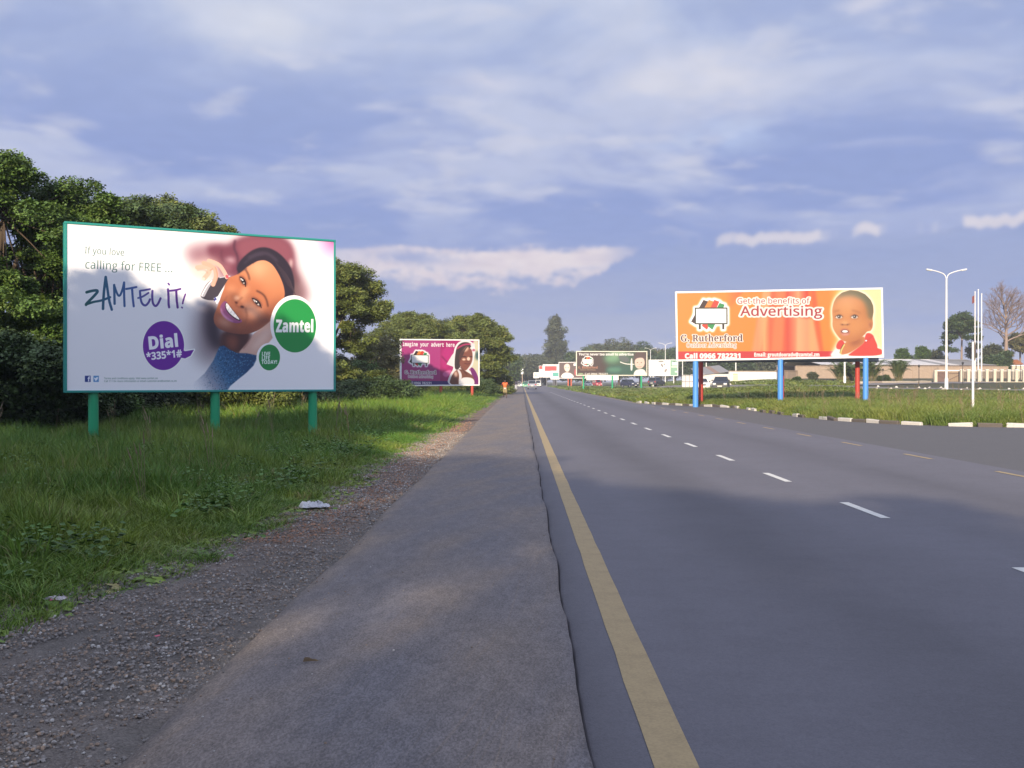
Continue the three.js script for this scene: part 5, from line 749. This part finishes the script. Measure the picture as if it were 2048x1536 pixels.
[[95, 'nearest street lamp, tall double armed white pole right of the orange billboard'], [124.8, 'second street lamp, pole seen under the right part of the orange billboard'], [156, 'third street lamp, hidden by the middle of the orange billboard'], [188, 'fourth street lamp, pole standing before the white banner wall'], [218, 'fifth street lamp, thin pole behind the left blue posts'], [250, 'sixth street lamp, pole left of the white sheet gate'], [280, 'distant street lamp just left of the orange billboard'], [312, 'farthest street lamp above the cow billboard']].forEach(([d, label], i) => {
  const o = lampProto.clone(true); o.name = numbered('street_lamp'); scene.add(o); o.position.set(38.3, land(38.3, d), -d); tag(o, label, 'street lamp', 'street lamps in a row'); shadows(o);
});
[[1950, 586, 'left of three white flagpoles, a limp flag at its top'], [1956.5, 581.5, 'middle and tallest of the three white flagpoles'], [1963.2, 590, 'right of the three white flagpoles']].forEach(([u, v, label], i) => {
  const d = 168, x = lat(u, d), y = land(x, d), h = alt(v, d) - y, o = thing('flagpole', label, 'flagpole', x, y, d, 0, 'flagpoles behind the cream fence'); mesh('pole', cyl(0.07, 0.11, h, 0, h / 2, 0, 10), paintWhite, o); mesh('finial', new THREE.SphereGeometry(0.12, 10, 8).translate(0, h + 0.08, 0), paintWhite, o);
  if (!i) { const p = new THREE.PlaneGeometry(0.5, 1.15, 6, 10), q = p.attributes.position; for (let k = 0; k < q.count; k++) { const t = q.getX(k) + 0.25; q.setXYZ(k, -0.1 - t * 0.8, q.getY(k) + h - 0.95 - t * 0.7, 0.12 * Math.sin(t * 14)); } p.computeVertexNormals(); mesh('flag', p, mat(0.20, 0.06, 0.05, 0.9), o); }
});
[[1766, 150, 738, 'black garden lamp between the palm clumps'], [1838, 121, 730.5, 'black garden lamp left of the near street lamp'], [1925.5, 118, 725, 'black garden lamp in front of the cream fence']].forEach(([u, d, v, label]) => {
  const x = lat(u, d), y = land(x, d), h = alt(v, d) - y, o = thing('garden_lamp', label, 'garden lamp', x, y, d, 0, 'garden lamps'); mesh('post', cyl(0.035, 0.05, h - 0.25, 0, (h - 0.25) / 2, 0, 8), darkIron, o); mesh('lantern', [cyl(0.13, 0.08, 0.22, 0, h - 0.15, 0, 8), cyl(0.02, 0.2, 0.12, 0, h + 0.01, 0, 8)], darkIron, o);
});
// road sign seen edge-on
{
  const d = 47, x = lat(1946, d), y = land(x, d), h = alt(684, d) - y, o = thing('road_sign', 'round road sign seen edge on, white post in the island grass', 'road sign', x, y, d, 0); mesh('post', cyl(0.052, 0.055, h, 0, h / 2, 0, 12), paintWhite, o);
  const s = mesh('sign_plate', cyl(0.44, 0.44, 0.012, 0, 0, 0, 32).rotateX(Math.PI / 2), mat(0.17, 0.125, 0.11, 0.55), o); s.position.set(0.07, h - 0.42, -0.075); s.rotation.y = 1.36;
  mesh('bracket', box(0.10, 0.05, 0.05, 0.04, h - 0.42, -0.05), steel, o);
}
// pale kerb along the entrance drive and the service road
{
  const R = rng(31), g = box(0.9, 0.34, 0.2, 0, 0.1, 0, 0.03), kerb = new THREE.Group(); kerb.name = 'drive_kerb'; struct(kerb); scene.add(kerb); const pale = mat(0.58, 0.49, 0.38, 0.9, { map: texFine }), dim = mat(0.36, 0.28, 0.22, 0.9, { map: texFine });
  const c = new THREE.CatmullRomCurve3([[1598, 150], [1660, 142], [1720, 139], [1770, 141], [1820, 146], [1860, 152]].map(([u, d]) => new THREE.Vector3(lat(u, d), 0, -d))), n = 40, pt = c.getSpacedPoints(n);
  pt.forEach((p, i) => { if (i % 3 === 2 && R() < 0.5 && i < 22) return; const t = c.getTangentAt(i / n), m = mesh('kerb_stone', g, i > 20 || R() < 0.55 ? pale : dim, kerb); m.position.set(p.x, land(p.x, -p.z), p.z); m.rotation.y = -Math.atan2(t.z, t.x); m.scale.x = 0.95 * c.getLength() / n / 0.9; });
  for (let u = 1462, k = 0; u < 1550; u += 9.4, k++) { const d = 150, m = mesh('kerb_stone', g, mat(0.68, 0.64, 0.58, 0.9), kerb); m.position.set(lat(u, d), land(lat(u, d), d) + 0.06, -d); m.scale.set(0.42, 0.8, 1); }
  const sg = new THREE.IcosahedronGeometry(0.17, 1), sp = sg.attributes.position; for (let i = 0; i < sp.count; i++) { const k = 1 + 0.3 * n3(sp.getX(i) * 8, sp.getY(i) * 8, sp.getZ(i) * 8); sp.setXYZ(i, sp.getX(i) * k * 1.2, sp.getY(i) * k * 0.8, sp.getZ(i) * k); } sg.computeVertexNormals();
  const edge = new THREE.Group(); edge.name = 'service_road_edging'; struct(edge); scene.add(edge); const lime = mat(0.62, 0.57, 0.49, 0.95), stone = mat(0.24, 0.2, 0.16, 0.95);
  for (let t = 0; t < 1; t += 0.0034) { const p = serviceCurve.getPointAt(t); if (p.x < 33 || p.x > 62 || -p.z > 115) continue; const q = serviceCurve.getTangentAt(t); for (const s of [-1, 1]) { if (R() < 0.25) continue; const x = p.x - q.z * s * 3.5, z = p.z + q.x * s * 3.5, m = mesh('edging_stone', sg, R() < 0.7 ? lime : stone, edge); m.position.set(x + 0.2 * (R() - 0.5), land(x, -z) + 0.07, z + 0.2 * (R() - 0.5)); m.rotation.y = R() * 6; const k = 0.5 + 0.35 * R(); m.scale.set(k, k * 1.15, k); } }
}
// garden palms and clipped shrubs before the tan wall
function palm(label, u, d, h, n, seed) {
  const x = lat(u, d), o = thing('garden_palm', label, 'palm', x, land(x, d), d, 0, 'garden palms before the tan wall'), R = rng(seed), fr = [], wood = [];
  for (let k = 0; k < n; k++) {
    const a = R() * 6.283, b = [(R() - 0.5) * 1.1, 0.1, (R() - 0.5) * 0.8], out = h * (0.35 + 0.5 * R()), up = h * (0.55 + 0.5 * R()), p0 = new THREE.Vector3(...b), p2 = new THREE.Vector3(b[0] + Math.cos(a) * out, up * (0.75 + 0.2 * R()), b[2] + Math.sin(a) * out), p1 = new THREE.Vector3(b[0] + Math.cos(a) * out * 0.35, up * 1.15, b[2] + Math.sin(a) * out * 0.35), c = new THREE.QuadraticBezierCurve3(p0, p1, p2);
    wood.push(limb(b, c.getPoint(0.5).toArray(), 0.035, 0.02, [0, 0.1, 0], 3, 4));
    for (let i = 4; i < 22; i++) { const t = i / 22, q = c.getPoint(t), tg = c.getTangent(t), side = new THREE.Vector3(-tg.z, 0, tg.x).normalize(), l = 0.62 * Math.sin(Math.PI * (0.15 + 0.8 * t)); for (const s of [-1, 1]) { const e = q.clone().addScaledVector(side, s * l * 0.8).addScaledVector(tg, l * 0.6); e.y -= 0.18 * l; const w = tg.clone().multiplyScalar(0.06); fr.push(q.x - w.x, q.y - w.y, q.z - w.z, q.x + w.x, q.y + w.y, q.z + w.z, e.x, e.y, e.z); } }
  }
  const g = new THREE.BufferGeometry(); g.setAttribute('position', new THREE.Float32BufferAttribute(fr, 3)); g.computeVertexNormals(); mesh('fronds', g, mat(0.07, 0.105, 0.025, 0.6), o).userData.kind = 'stuff'; mesh('stems', wood, mat(0.14, 0.13, 0.05, 0.8), o);
}
[[1680, 156, 3.3, 40, 'leftmost garden palm clump, right of a clipped shrub'], [1700, 158, 3.2, 40, 'garden palm clump left of the red post'], [1716, 155, 3.0, 32, 'garden palm clump behind the red and blue posts'], [1742, 156, 3.6, 36, 'garden palm clump right of the blue post'], [1797, 158, 3.5, 50, 'round garden palm standing alone between two garden lamps']].forEach(([u, d, h, n, l], i) => palm(l, u, d, h, n, 900 + i));
[[1626, 172, 1.5, 0.75, 'grey', 'clipped square shrub against the tan wall'], [1594, 150, 0.8, 0.5, 'dark', 'small round shrub by the pale kerb'], [1768, 156, 1.0, 0.85, 'dark', 'clipped round shrub at the foot of a garden lamp']].forEach(([u, d, h, r, g, label], i) => tree({ name: 'shrub', label, category: 'shrub', x: lat(u, d), d, h, r, pads: 14, per: 50, low: 0.02, form: 'bush', spray: 'mid', green: g, seed: 960 + i, scale: 0.6 }));
tree({ name: 'garden_tree', label: 'pale forked trunk rising behind the orange billboard near the palms', category: 'tree', x: lat(1702, 166), d: 166, h: 9.5, r: 3.2, pads: 40, per: 40, low: 0.6, form: 'round', spray: 'mid', green: 'grey', seed: 990, trunkR: 0.26, fork: 0.28, barkMat: barkPale, scale: 1.5 });

// ---------------------------------------------------------------- vehicles
const tyreM = mat(0.022, 0.022, 0.022, 0.85), rimM = mat(0.35, 0.35, 0.36, 0.35, { metalness: 0.6 }), glassM = new THREE.MeshPhysicalMaterial({ color: new THREE.Color().setRGB(0.018, 0.022, 0.028), roughness: 0.06 }), lampW = mat(0.75, 0.75, 0.72, 0.15), lampR = mat(0.42, 0.02, 0.02, 0.25), plateM = mat(0.68, 0.66, 0.55, 0.5), trimM = mat(0.03, 0.03, 0.032, 0.7);
const BODY = {
  sedan: { L: 4.4, W: 1.72, H: 1.44, low: [[-2.2, 0.3], [-2.2, 0.62], [-2.12, 0.93], [-1.55, 0.99], [0.95, 0.94], [1.9, 0.8], [2.16, 0.66], [2.2, 0.3]], cab: [-1.75, 0.98, -1.05, 0.22], axle: 1.32, r: 0.31 },
  suv: { L: 4.6, W: 1.84, H: 1.78, low: [[-2.28, 0.42], [-2.28, 0.8], [-2.24, 1.12], [-1.6, 1.14], [0.85, 1.12], [1.95, 1.04], [2.22, 0.92], [2.28, 0.42]], cab: [-2.2, 0.92, -2.0, 0.3], axle: 1.4, r: 0.37 },
  van: { L: 4.7, W: 1.72, H: 1.98, low: [[-2.3, 0.36], [-2.33, 0.8], [-2.3, 1.08], [-1.6, 1.1], [1.5, 1.08], [2.1, 0.9], [2.3, 0.7], [2.3, 0.36]], cab: [-2.28, 1.72, -2.15, 1.15], axle: 1.45, r: 0.32 },
};
function vehicle(name, label, category, kind, x, d, turn, paint, group) {
  const b = BODY[kind], o = thing(name, label, category, x, (onServiceRoad(x, d, 0) ? land(x, d) + 0.06 : x > -1.6 && x < 8.7 ? 0.0 : land(x, d)), d, turn, group), W = b.W, s = new THREE.Shape();
  const bot = b.low[0][1], arch = (z) => { s.lineTo(z + b.r + 0.06, bot); s.absarc(z, b.r, Math.hypot(b.r + 0.06, 0) * 1.02, Math.asin(clamp((bot - b.r) / ((b.r + 0.06) * 1.02), -1, 1)), Math.PI - Math.asin(clamp((bot - b.r) / ((b.r + 0.06) * 1.02), -1, 1)), false); s.lineTo(z - b.r - 0.06, bot); };
  s.moveTo(...b.low[0]); for (const p of b.low.slice(1)) s.lineTo(...p); arch(b.axle); arch(-b.axle); s.closePath();
  const g = new THREE.ExtrudeGeometry(s, { depth: W - 0.14, bevelEnabled: true, bevelSize: 0.05, bevelThickness: 0.07, bevelSegments: 3, curveSegments: 10 }).rotateY(-Math.PI / 2).translate(W / 2 - 0.07, 0, 0);
  const P1 = new THREE.MeshPhysicalMaterial({ color: new THREE.Color().setRGB(...paint), roughness: 0.5, clearcoat: 0.35, clearcoatRoughness: 0.15 }); mesh('body', g, P1, o);
  const yb = b.low[3][1] - 0.03, [zb0, zb1, zt0, zt1] = b.cab, wb = W / 2 - 0.05, wt = W / 2 - 0.22, V = [[-wb, yb, zb0], [wb, yb, zb0], [wb, yb, zb1], [-wb, yb, zb1], [-wt, b.H, zt0], [wt, b.H, zt0], [wt, b.H, zt1], [-wt, b.H, zt1]].map((v) => new THREE.Vector3(...v));
  const quad = (i, j, k, l, inset, off) => { const c = [V[i], V[j], V[k], V[l]].map((v) => v.clone()), m = new THREE.Vector3(); c.forEach((v) => m.addScaledVector(v, 0.25)); const n = new THREE.Vector3().crossVectors(c[1].clone().sub(c[0]), c[3].clone().sub(c[0])).normalize(); c.forEach((v) => v.lerp(m, inset).addScaledVector(n, off)); const q = new THREE.BufferGeometry(); q.setAttribute('position', new THREE.Float32BufferAttribute([0, 1, 2, 0, 2, 3].flatMap((t) => c[t].toArray()), 3)); q.setAttribute('uv', new THREE.Float32BufferAttribute(new Array(12).fill(0), 2)); q.computeVertexNormals(); return q; };
  const F4 = { windscreen: [3, 2, 6, 7], rear_window: [1, 0, 4, 5], side_window: [2, 1, 5, 6], side_window2: [0, 3, 7, 4] };
  mesh('cabin', [...Object.values(F4).map((f) => quad(...f, 0, 0)), quad(7, 6, 5, 4, 0, 0)], P1, o); mesh('roof', box(wt * 2 + 0.05, 0.06, zt1 - zt0 + 0.06, 0, b.H + 0.005, (zt0 + zt1) / 2, 0.028), P1, o);
  for (const [n, f] of Object.entries(F4)) mesh(n.replace('2', ''), quad(...f, 0.13, 0.008), glassM, o);
  for (const sx of [-1, 1]) { for (const z of [-b.axle, b.axle]) { const w = mesh('wheel', new THREE.CylinderGeometry(b.r, b.r, 0.2, 20).rotateZ(Math.PI / 2), tyreM, o); w.position.set(sx * (W / 2 - 0.12), b.r, z); const rim = mesh('rim', new THREE.CylinderGeometry(b.r * 0.6, b.r * 0.6, 0.02, 14).rotateZ(Math.PI / 2), rimM, w); rim.position.x = sx * 0.1; }
    mesh('headlight', box(0.34, 0.17, 0.08, sx * (W / 2 - 0.26), b.low[5][1] - 0.14, b.L / 2 - 0.0, 0.03), lampW, o); mesh('tail_light', box(0.28, 0.2, 0.06, sx * (W / 2 - 0.22), b.low[2][1] - 0.16, -b.L / 2 - 0.03, 0.025), lampR, o); mesh('mirror', box(0.2, 0.13, 0.1, sx * (W / 2 + 0.06), yb + 0.1, zb1 - 0.25, 0.03), trimM, o); }
  mesh('grille', box(W * 0.42, 0.16, 0.05, 0, b.low[5][1] - 0.16, b.L / 2 + 0.03), trimM, o); mesh('bumper', box(W * 0.92, 0.14, 0.1, 0, bot + 0.1, b.L / 2 + 0.05, 0.03), kind === 'suv' ? trimM : P1, o); mesh('bumper', box(W * 0.92, 0.14, 0.1, 0, bot + 0.1, -b.L / 2 - 0.05, 0.03), kind === 'sedan' ? P1 : trimM, o);
  mesh('number_plate', box(0.5, 0.12, 0.02, 0, bot + 0.1, b.L / 2 + 0.115), plateM, o); mesh('number_plate', box(0.5, 0.12, 0.02, 0, bot + 0.28, -b.L / 2 - 0.065), plateM, o);
  return o;
}
vehicle('car', 'silver car driving away up the left lane', 'car', 'suv', lat(1064, 215), 215, Math.PI, [0.20, 0.22, 0.27]);
vehicle('car', 'white oncoming car with bright headlights beside the far walker', 'car', 'sedan', lat(1037.5, 300), 300, 0.03, [0.66, 0.65, 0.63]);
vehicle('car', 'green and white car ahead of the silver car', 'car', 'sedan', lat(1051, 290), 290, 0, [0.10, 0.42, 0.20]);
vehicle('minibus', 'white minibus coming down the right lane', 'minibus', 'van', lat(1076, 310), 310, 0, [0.72, 0.70, 0.64]);
vehicle('car', 'black car with round headlights on the service road', 'car', 'sedan', lat(1442, 119), 119, -0.25, [0.02, 0.022, 0.03]);
vehicle('car', 'white car half hidden by the left red and blue posts', 'car', 'sedan', lat(1403, 128), 128, -0.1, [0.70, 0.67, 0.62]);
vehicle('car', 'dark grey car in the grass beyond the green billboard', 'car', 'suv', lat(1313, 212), 212, 2.6, [0.05, 0.055, 0.07]);
vehicle('car', 'dark blue car under the right end of the green billboard', 'car', 'suv', lat(1259, 236), 236, 0.5, [0.03, 0.035, 0.07]);
vehicle('car', 'tiny white car under the left end of the green billboard', 'car', 'sedan', lat(1174.5, 300), 300, 0.3, [0.6, 0.58, 0.52]);
vehicle('minibus', 'red van below the long white hoarding', 'van', 'van', lat(1194, 306), 306, 0.2, [0.5, 0.04, 0.05]);

// ---------------------------------------------------------------- people
function blob(bones, centre, half, res, k = 0.035) {              // smooth union of tapered capsules
  const mc = new MarchingCubes(res, new THREE.MeshStandardMaterial(), false, false, 120000); mc.isolation = 0; const f = mc.field, hs = res / 2, B = bones.map(([a, b, r0, r1]) => ({ a, d: [b[0] - a[0], b[1] - a[1], b[2] - a[2]], r0, r1, l2: (b[0] - a[0]) ** 2 + (b[1] - a[1]) ** 2 + (b[2] - a[2]) ** 2 || 1e-9 }));
  for (let z = 0; z < res; z++) for (let y = 0; y < res; y++) for (let x = 0; x < res; x++) {
    const px = centre[0] + (x - hs) / hs * half, py = centre[1] + (y - hs) / hs * half, pz = centre[2] + (z - hs) / hs * half; let acc = 1e3;
    for (const q of B) { const ex = px - q.a[0], ey = py - q.a[1], ez = pz - q.a[2], t = clamp((ex * q.d[0] + ey * q.d[1] + ez * q.d[2]) / q.l2, 0, 1), ds = Math.hypot(ex - q.d[0] * t, ey - q.d[1] * t, ez - q.d[2] * t) - lerp(q.r0, q.r1, t); const h = clamp(0.5 + 0.5 * (acc - ds) / k, 0, 1); acc = lerp(acc, ds, h) - k * h * (1 - h); }
    f[x + y * res + z * res * res] = -acc;
  }
  mc.update(); const n = mc.count, g = new THREE.BufferGeometry(), p = mc.positionArray.slice(0, n * 3), nn = mc.normalArray.slice(0, n * 3); for (let i = 0; i < p.length; i += 3) { p[i] = p[i] * half + centre[0]; p[i + 1] = p[i + 1] * half + centre[1]; p[i + 2] = p[i + 2] * half + centre[2]; }
  g.setAttribute('position', new THREE.BufferAttribute(p, 3)); g.setAttribute('normal', new THREE.BufferAttribute(nn, 3)); g.setAttribute('uv', new THREE.BufferAttribute(new Float32Array(n * 2), 2)); return g;
}
const handG = (() => { const b = [[[0, 0, 0], [0, -0.07, 0], 0.024, 0.03], [[0.018, -0.03, 0], [0.02, -0.075, 0], 0.018, 0.016], [[-0.018, -0.03, 0], [-0.02, -0.075, 0], 0.018, 0.016]]; [[-0.03, 0.062], [-0.011, 0.075], [0.009, 0.072], [0.028, 0.056]].forEach(([x, l]) => { b.push([[x, -0.08, 0], [x * 1.1, -0.08 - l * 0.5, 0.008], 0.0095, 0.009], [[x * 1.1, -0.08 - l * 0.5, 0.008], [x * 1.1, -0.08 - l * 0.85, 0.03], 0.009, 0.0075]); }); b.push([[-0.026, -0.02, 0.005], [-0.052, -0.055, 0.018], 0.012, 0.010], [[-0.052, -0.055, 0.018], [-0.05, -0.085, 0.03], 0.010, 0.008]); return blob(b, [0, -0.07, 0.01], 0.12, 64, 0.008); })();
function person(label, x, d, turn, J, look) {
  const y = look.y ?? 0.032, o = thing('person', label, 'person', x, y, d, turn), skin = mat(...look.skin, 0.55);
  const { head, neck, chest, hip, kneeL, ankleL, kneeR, ankleR, shL, elL, wrL, shR, elR, wrR } = J, hipL = [hip[0] - 0.09, hip[1], hip[2]], hipR = [hip[0] + 0.09, hip[1], hip[2]], up = (p, v) => [p[0], p[1] + v, p[2]];
  const torso = (g) => [[up(hip, 0.02), up(chest, -0.12), 0.13 + g, 0.135 + g], [[chest[0] - 0.09, chest[1], chest[2]], [chest[0] + 0.09, chest[1], chest[2]], 0.115 + g, 0.115 + g], [shL, shR, 0.062 + g, 0.062 + g]];
  const leg = (h, k, a, g = 0) => [[h, k, 0.088 + g, 0.058 + g], [k, a, 0.055 + g, 0.036 + g]], arm = (s, e, w, g = 0) => [[s, e, 0.052 + g, 0.040 + g], [e, w, 0.038 + g, 0.027 + g]], foot = (a) => [[up(a, -0.035), [a[0], a[1] - 0.05, a[2] + 0.15], 0.042, 0.032]];
  const body = [blob([...torso(0), [neck, head, 0.052, 0.05], ...leg(hipL, kneeL, ankleL), ...leg(hipR, kneeR, ankleR), ...foot(ankleL), ...foot(ankleR), ...arm(shL, elL, wrL), ...arm(shR, elR, wrR)], [0, 0.88, 0], 0.95, 100)];
  body.push(blob([[up(head, 0.03), up(head, 0.05), 0.092, 0.09], [[head[0], head[1] - 0.05, head[2] + 0.02], [head[0], head[1] - 0.085, head[2] + 0.045], 0.062, 0.035], [[head[0], head[1] + 0.01, head[2] + 0.088], [head[0], head[1] - 0.022, head[2] + 0.104], 0.012, 0.017], [[head[0] - 0.09, head[1] + 0.01, head[2]], [head[0] - 0.094, head[1] - 0.02, head[2]], 0.018, 0.014], [[head[0] + 0.09, head[1] + 0.01, head[2]], [head[0] + 0.094, head[1] - 0.02, head[2]], 0.018, 0.014], [[head[0] - 0.022, head[1] - 0.05, head[2] + 0.088], [head[0] + 0.022, head[1] - 0.05, head[2] + 0.088], 0.011, 0.011]], up(head, 0.01), 0.16, 56, 0.02));
  for (const [w, e, s] of [[wrL, elL, -1], [wrR, elR, 1]]) { const dir = new THREE.Vector3(w[0] - e[0], w[1] - e[1], w[2] - e[2]).normalize(), m = new THREE.Matrix4().compose(new THREE.Vector3(...w), new THREE.Quaternion().setFromUnitVectors(new THREE.Vector3(0, -1, 0), dir), new THREE.Vector3(1, 1, 1)); body.push(handG.clone().applyMatrix4(m)); }
  mesh('body', body, skin, o);
  for (const s of [-1, 1]) mesh('eye', new THREE.SphereGeometry(0.012, 8, 6).translate(head[0] + s * 0.034, head[1] + 0.025, head[2] + 0.088), mat(0.03, 0.02, 0.02, 0.3), o);
  mesh('hair', blob([[[head[0], head[1] + 0.075, head[2] - 0.012], [head[0], head[1] + 0.03, head[2] - 0.045], 0.092, 0.085]], up(head, 0.05), 0.17, 40, 0.01), mat(0.012, 0.01, 0.01, 0.9), o);
  mesh('sleeves', blob([...arm(shL, look.long ? wrL : elL, look.long ? wrL : elL, 0.014).slice(0, look.long ? 2 : 1), ...arm(shR, elR, elR, 0.014).slice(0, 1), ...(look.long ? [[elL, wrL, 0.05, 0.04], [elR, wrR, 0.05, 0.04], [shL, elL, 0.066, 0.054]] : [])], [0, 1.25, 0], 0.6, 56, 0.02), mat(...look.sleeve, 0.85), o);
  mesh('shirt', blob(torso(0.018), [0, 1.18, 0], 0.5, 56), mat(...look.shirt, 0.8), o);
  if (look.hem) mesh('hem', blob([[up(hip, 0.0), up(hip, 0.03), 0.152, 0.152]], hip, 0.25, 36), mat(...look.hem, 0.8), o);
  mesh(look.full ? 'trousers' : 'shorts', blob(look.full ? [...leg(hipL, kneeL, ankleL, 0.016), ...leg(hipR, kneeR, ankleR, 0.016), [hipL, hipR, 0.12, 0.12]] : [[hipL, [lerp(hipL[0], kneeL[0], 0.85), lerp(hipL[1], kneeL[1], 0.85), lerp(hipL[2], kneeL[2], 0.85)], 0.112, 0.098], [hipR, [lerp(hipR[0], kneeR[0], 0.85), lerp(hipR[1], kneeR[1], 0.85), lerp(hipR[2], kneeR[2], 0.85)], 0.112, 0.098], [hipL, hipR, 0.125, 0.125]], [0, 0.62, 0], 0.66, 64, 0.03), mat(...look.legs, 0.85), o);
  for (const a of [ankleL, ankleR]) mesh('shoe', blob([[up(a, -0.03), [a[0], a[1] - 0.045, a[2] + 0.16], 0.05, 0.04]], [a[0], a[1] - 0.03, a[2] + 0.06], 0.2, 36, 0.01), mat(0.03, 0.025, 0.025, 0.7), o);
  return o;
}
person('person in an orange vest and khaki shorts walking on the hard shoulder', lat(1010, 99), 99, 0.05, { head: [0.0, 1.56, 0.03], neck: [0, 1.44, 0], chest: [0, 1.27, 0.01], hip: [0, 0.93, 0], shL: [-0.19, 1.40, 0], elL: [-0.33, 1.22, -0.05], wrL: [-0.27, 1.08, 0.14], shR: [0.19, 1.40, 0], elR: [0.33, 1.24, -0.08], wrR: [0.30, 1.06, 0.08], kneeL: [-0.1, 0.52, 0.12], ankleL: [-0.11, 0.16, -0.12], kneeR: [0.11, 0.5, 0.12], ankleR: [0.13, 0.085, 0.20] }, { skin: [0.075, 0.038, 0.024], shirt: [0.62, 0.13, 0.035], sleeve: [0.11, 0.018, 0.03], hem: [0.6, 0.58, 0.55], legs: [0.24, 0.19, 0.09] });
person('person in a dark top and pale trousers farther up the hard shoulder', lat(1032, 193), 193, 2.9, { head: [0.0, 1.56, 0.0], neck: [0, 1.44, 0], chest: [0, 1.27, 0], hip: [0, 0.93, 0], shL: [-0.18, 1.40, 0], elL: [-0.24, 1.14, -0.06], wrL: [-0.24, 0.92, 0.04], shR: [0.18, 1.40, 0], elR: [0.25, 1.15, 0.04], wrR: [0.24, 0.94, 0.14], kneeL: [-0.1, 0.5, 0.14], ankleL: [-0.1, 0.085, 0.16], kneeR: [0.1, 0.5, 0.0], ankleR: [0.1, 0.13, -0.22] }, { skin: [0.075, 0.038, 0.024], shirt: [0.03, 0.028, 0.05], sleeve: [0.03, 0.028, 0.05], legs: [0.5, 0.5, 0.52], full: true, long: true });

// ---------------------------------------------------------------- litter
function scrap(name, label, u, v, w, l, m, seed, puff = 0.05) {
  const d = 1.6 * 2100 / (v - 763), x = lat(u, d), g = new THREE.PlaneGeometry(w, l, 22, 16), p = g.attributes.position; for (let i = 0; i < p.count; i++) { const a = p.getX(i), b = p.getY(i); const e = 1 - Math.max(Math.abs(a) / w, Math.abs(b) / l) * 2; p.setXYZ(i, a + 0.03 * n2(b * 12 + seed, a * 6), Math.max(0.004, puff * (0.45 + 0.9 * fbm(a * 9 + seed, b * 9, 3)) * clamp(e * 3 + 0.15, 0, 1)), b + 0.03 * n2(a * 11, b * 7 + seed)); } g.computeVertexNormals();
  const o = mesh(name, g, m); o.position.set(x, 0.012, -d); o.rotation.y = 0.25; return tag(o, label, 'litter');
}
scrap('plastic_bag', 'crumpled pale plastic bag at the grass edge', 628, 1016, 0.36, 0.26, mat(0.50, 0.50, 0.52, 0.35), 3, 0.09);
scrap('sweet_wrapper', 'white and pink wrapper lying where grass meets gravel', 112, 1204, 0.16, 0.05, mat(0.45, 0.40, 0.42, 0.4), 9, 0.03);
scrap('paper_scrap', 'small bright pink scrap on the gravel', 319, 1278, 0.03, 0.025, mat(0.55, 0.07, 0.14, 0.6), 14, 0.02);
scrap('paper_scrap', 'pink end of the wrapper by the near grass', 106, 1206, 0.045, 0.04, mat(0.5, 0.08, 0.16, 0.6), 17, 0.03);
scrap('dry_leaf', 'curled brown leaf on the hard shoulder', 624, 1338, 0.05, 0.03, mat(0.13, 0.09, 0.05, 0.9), 22, 0.03).position.y = 0.036;
renderer.render(scene, camera);
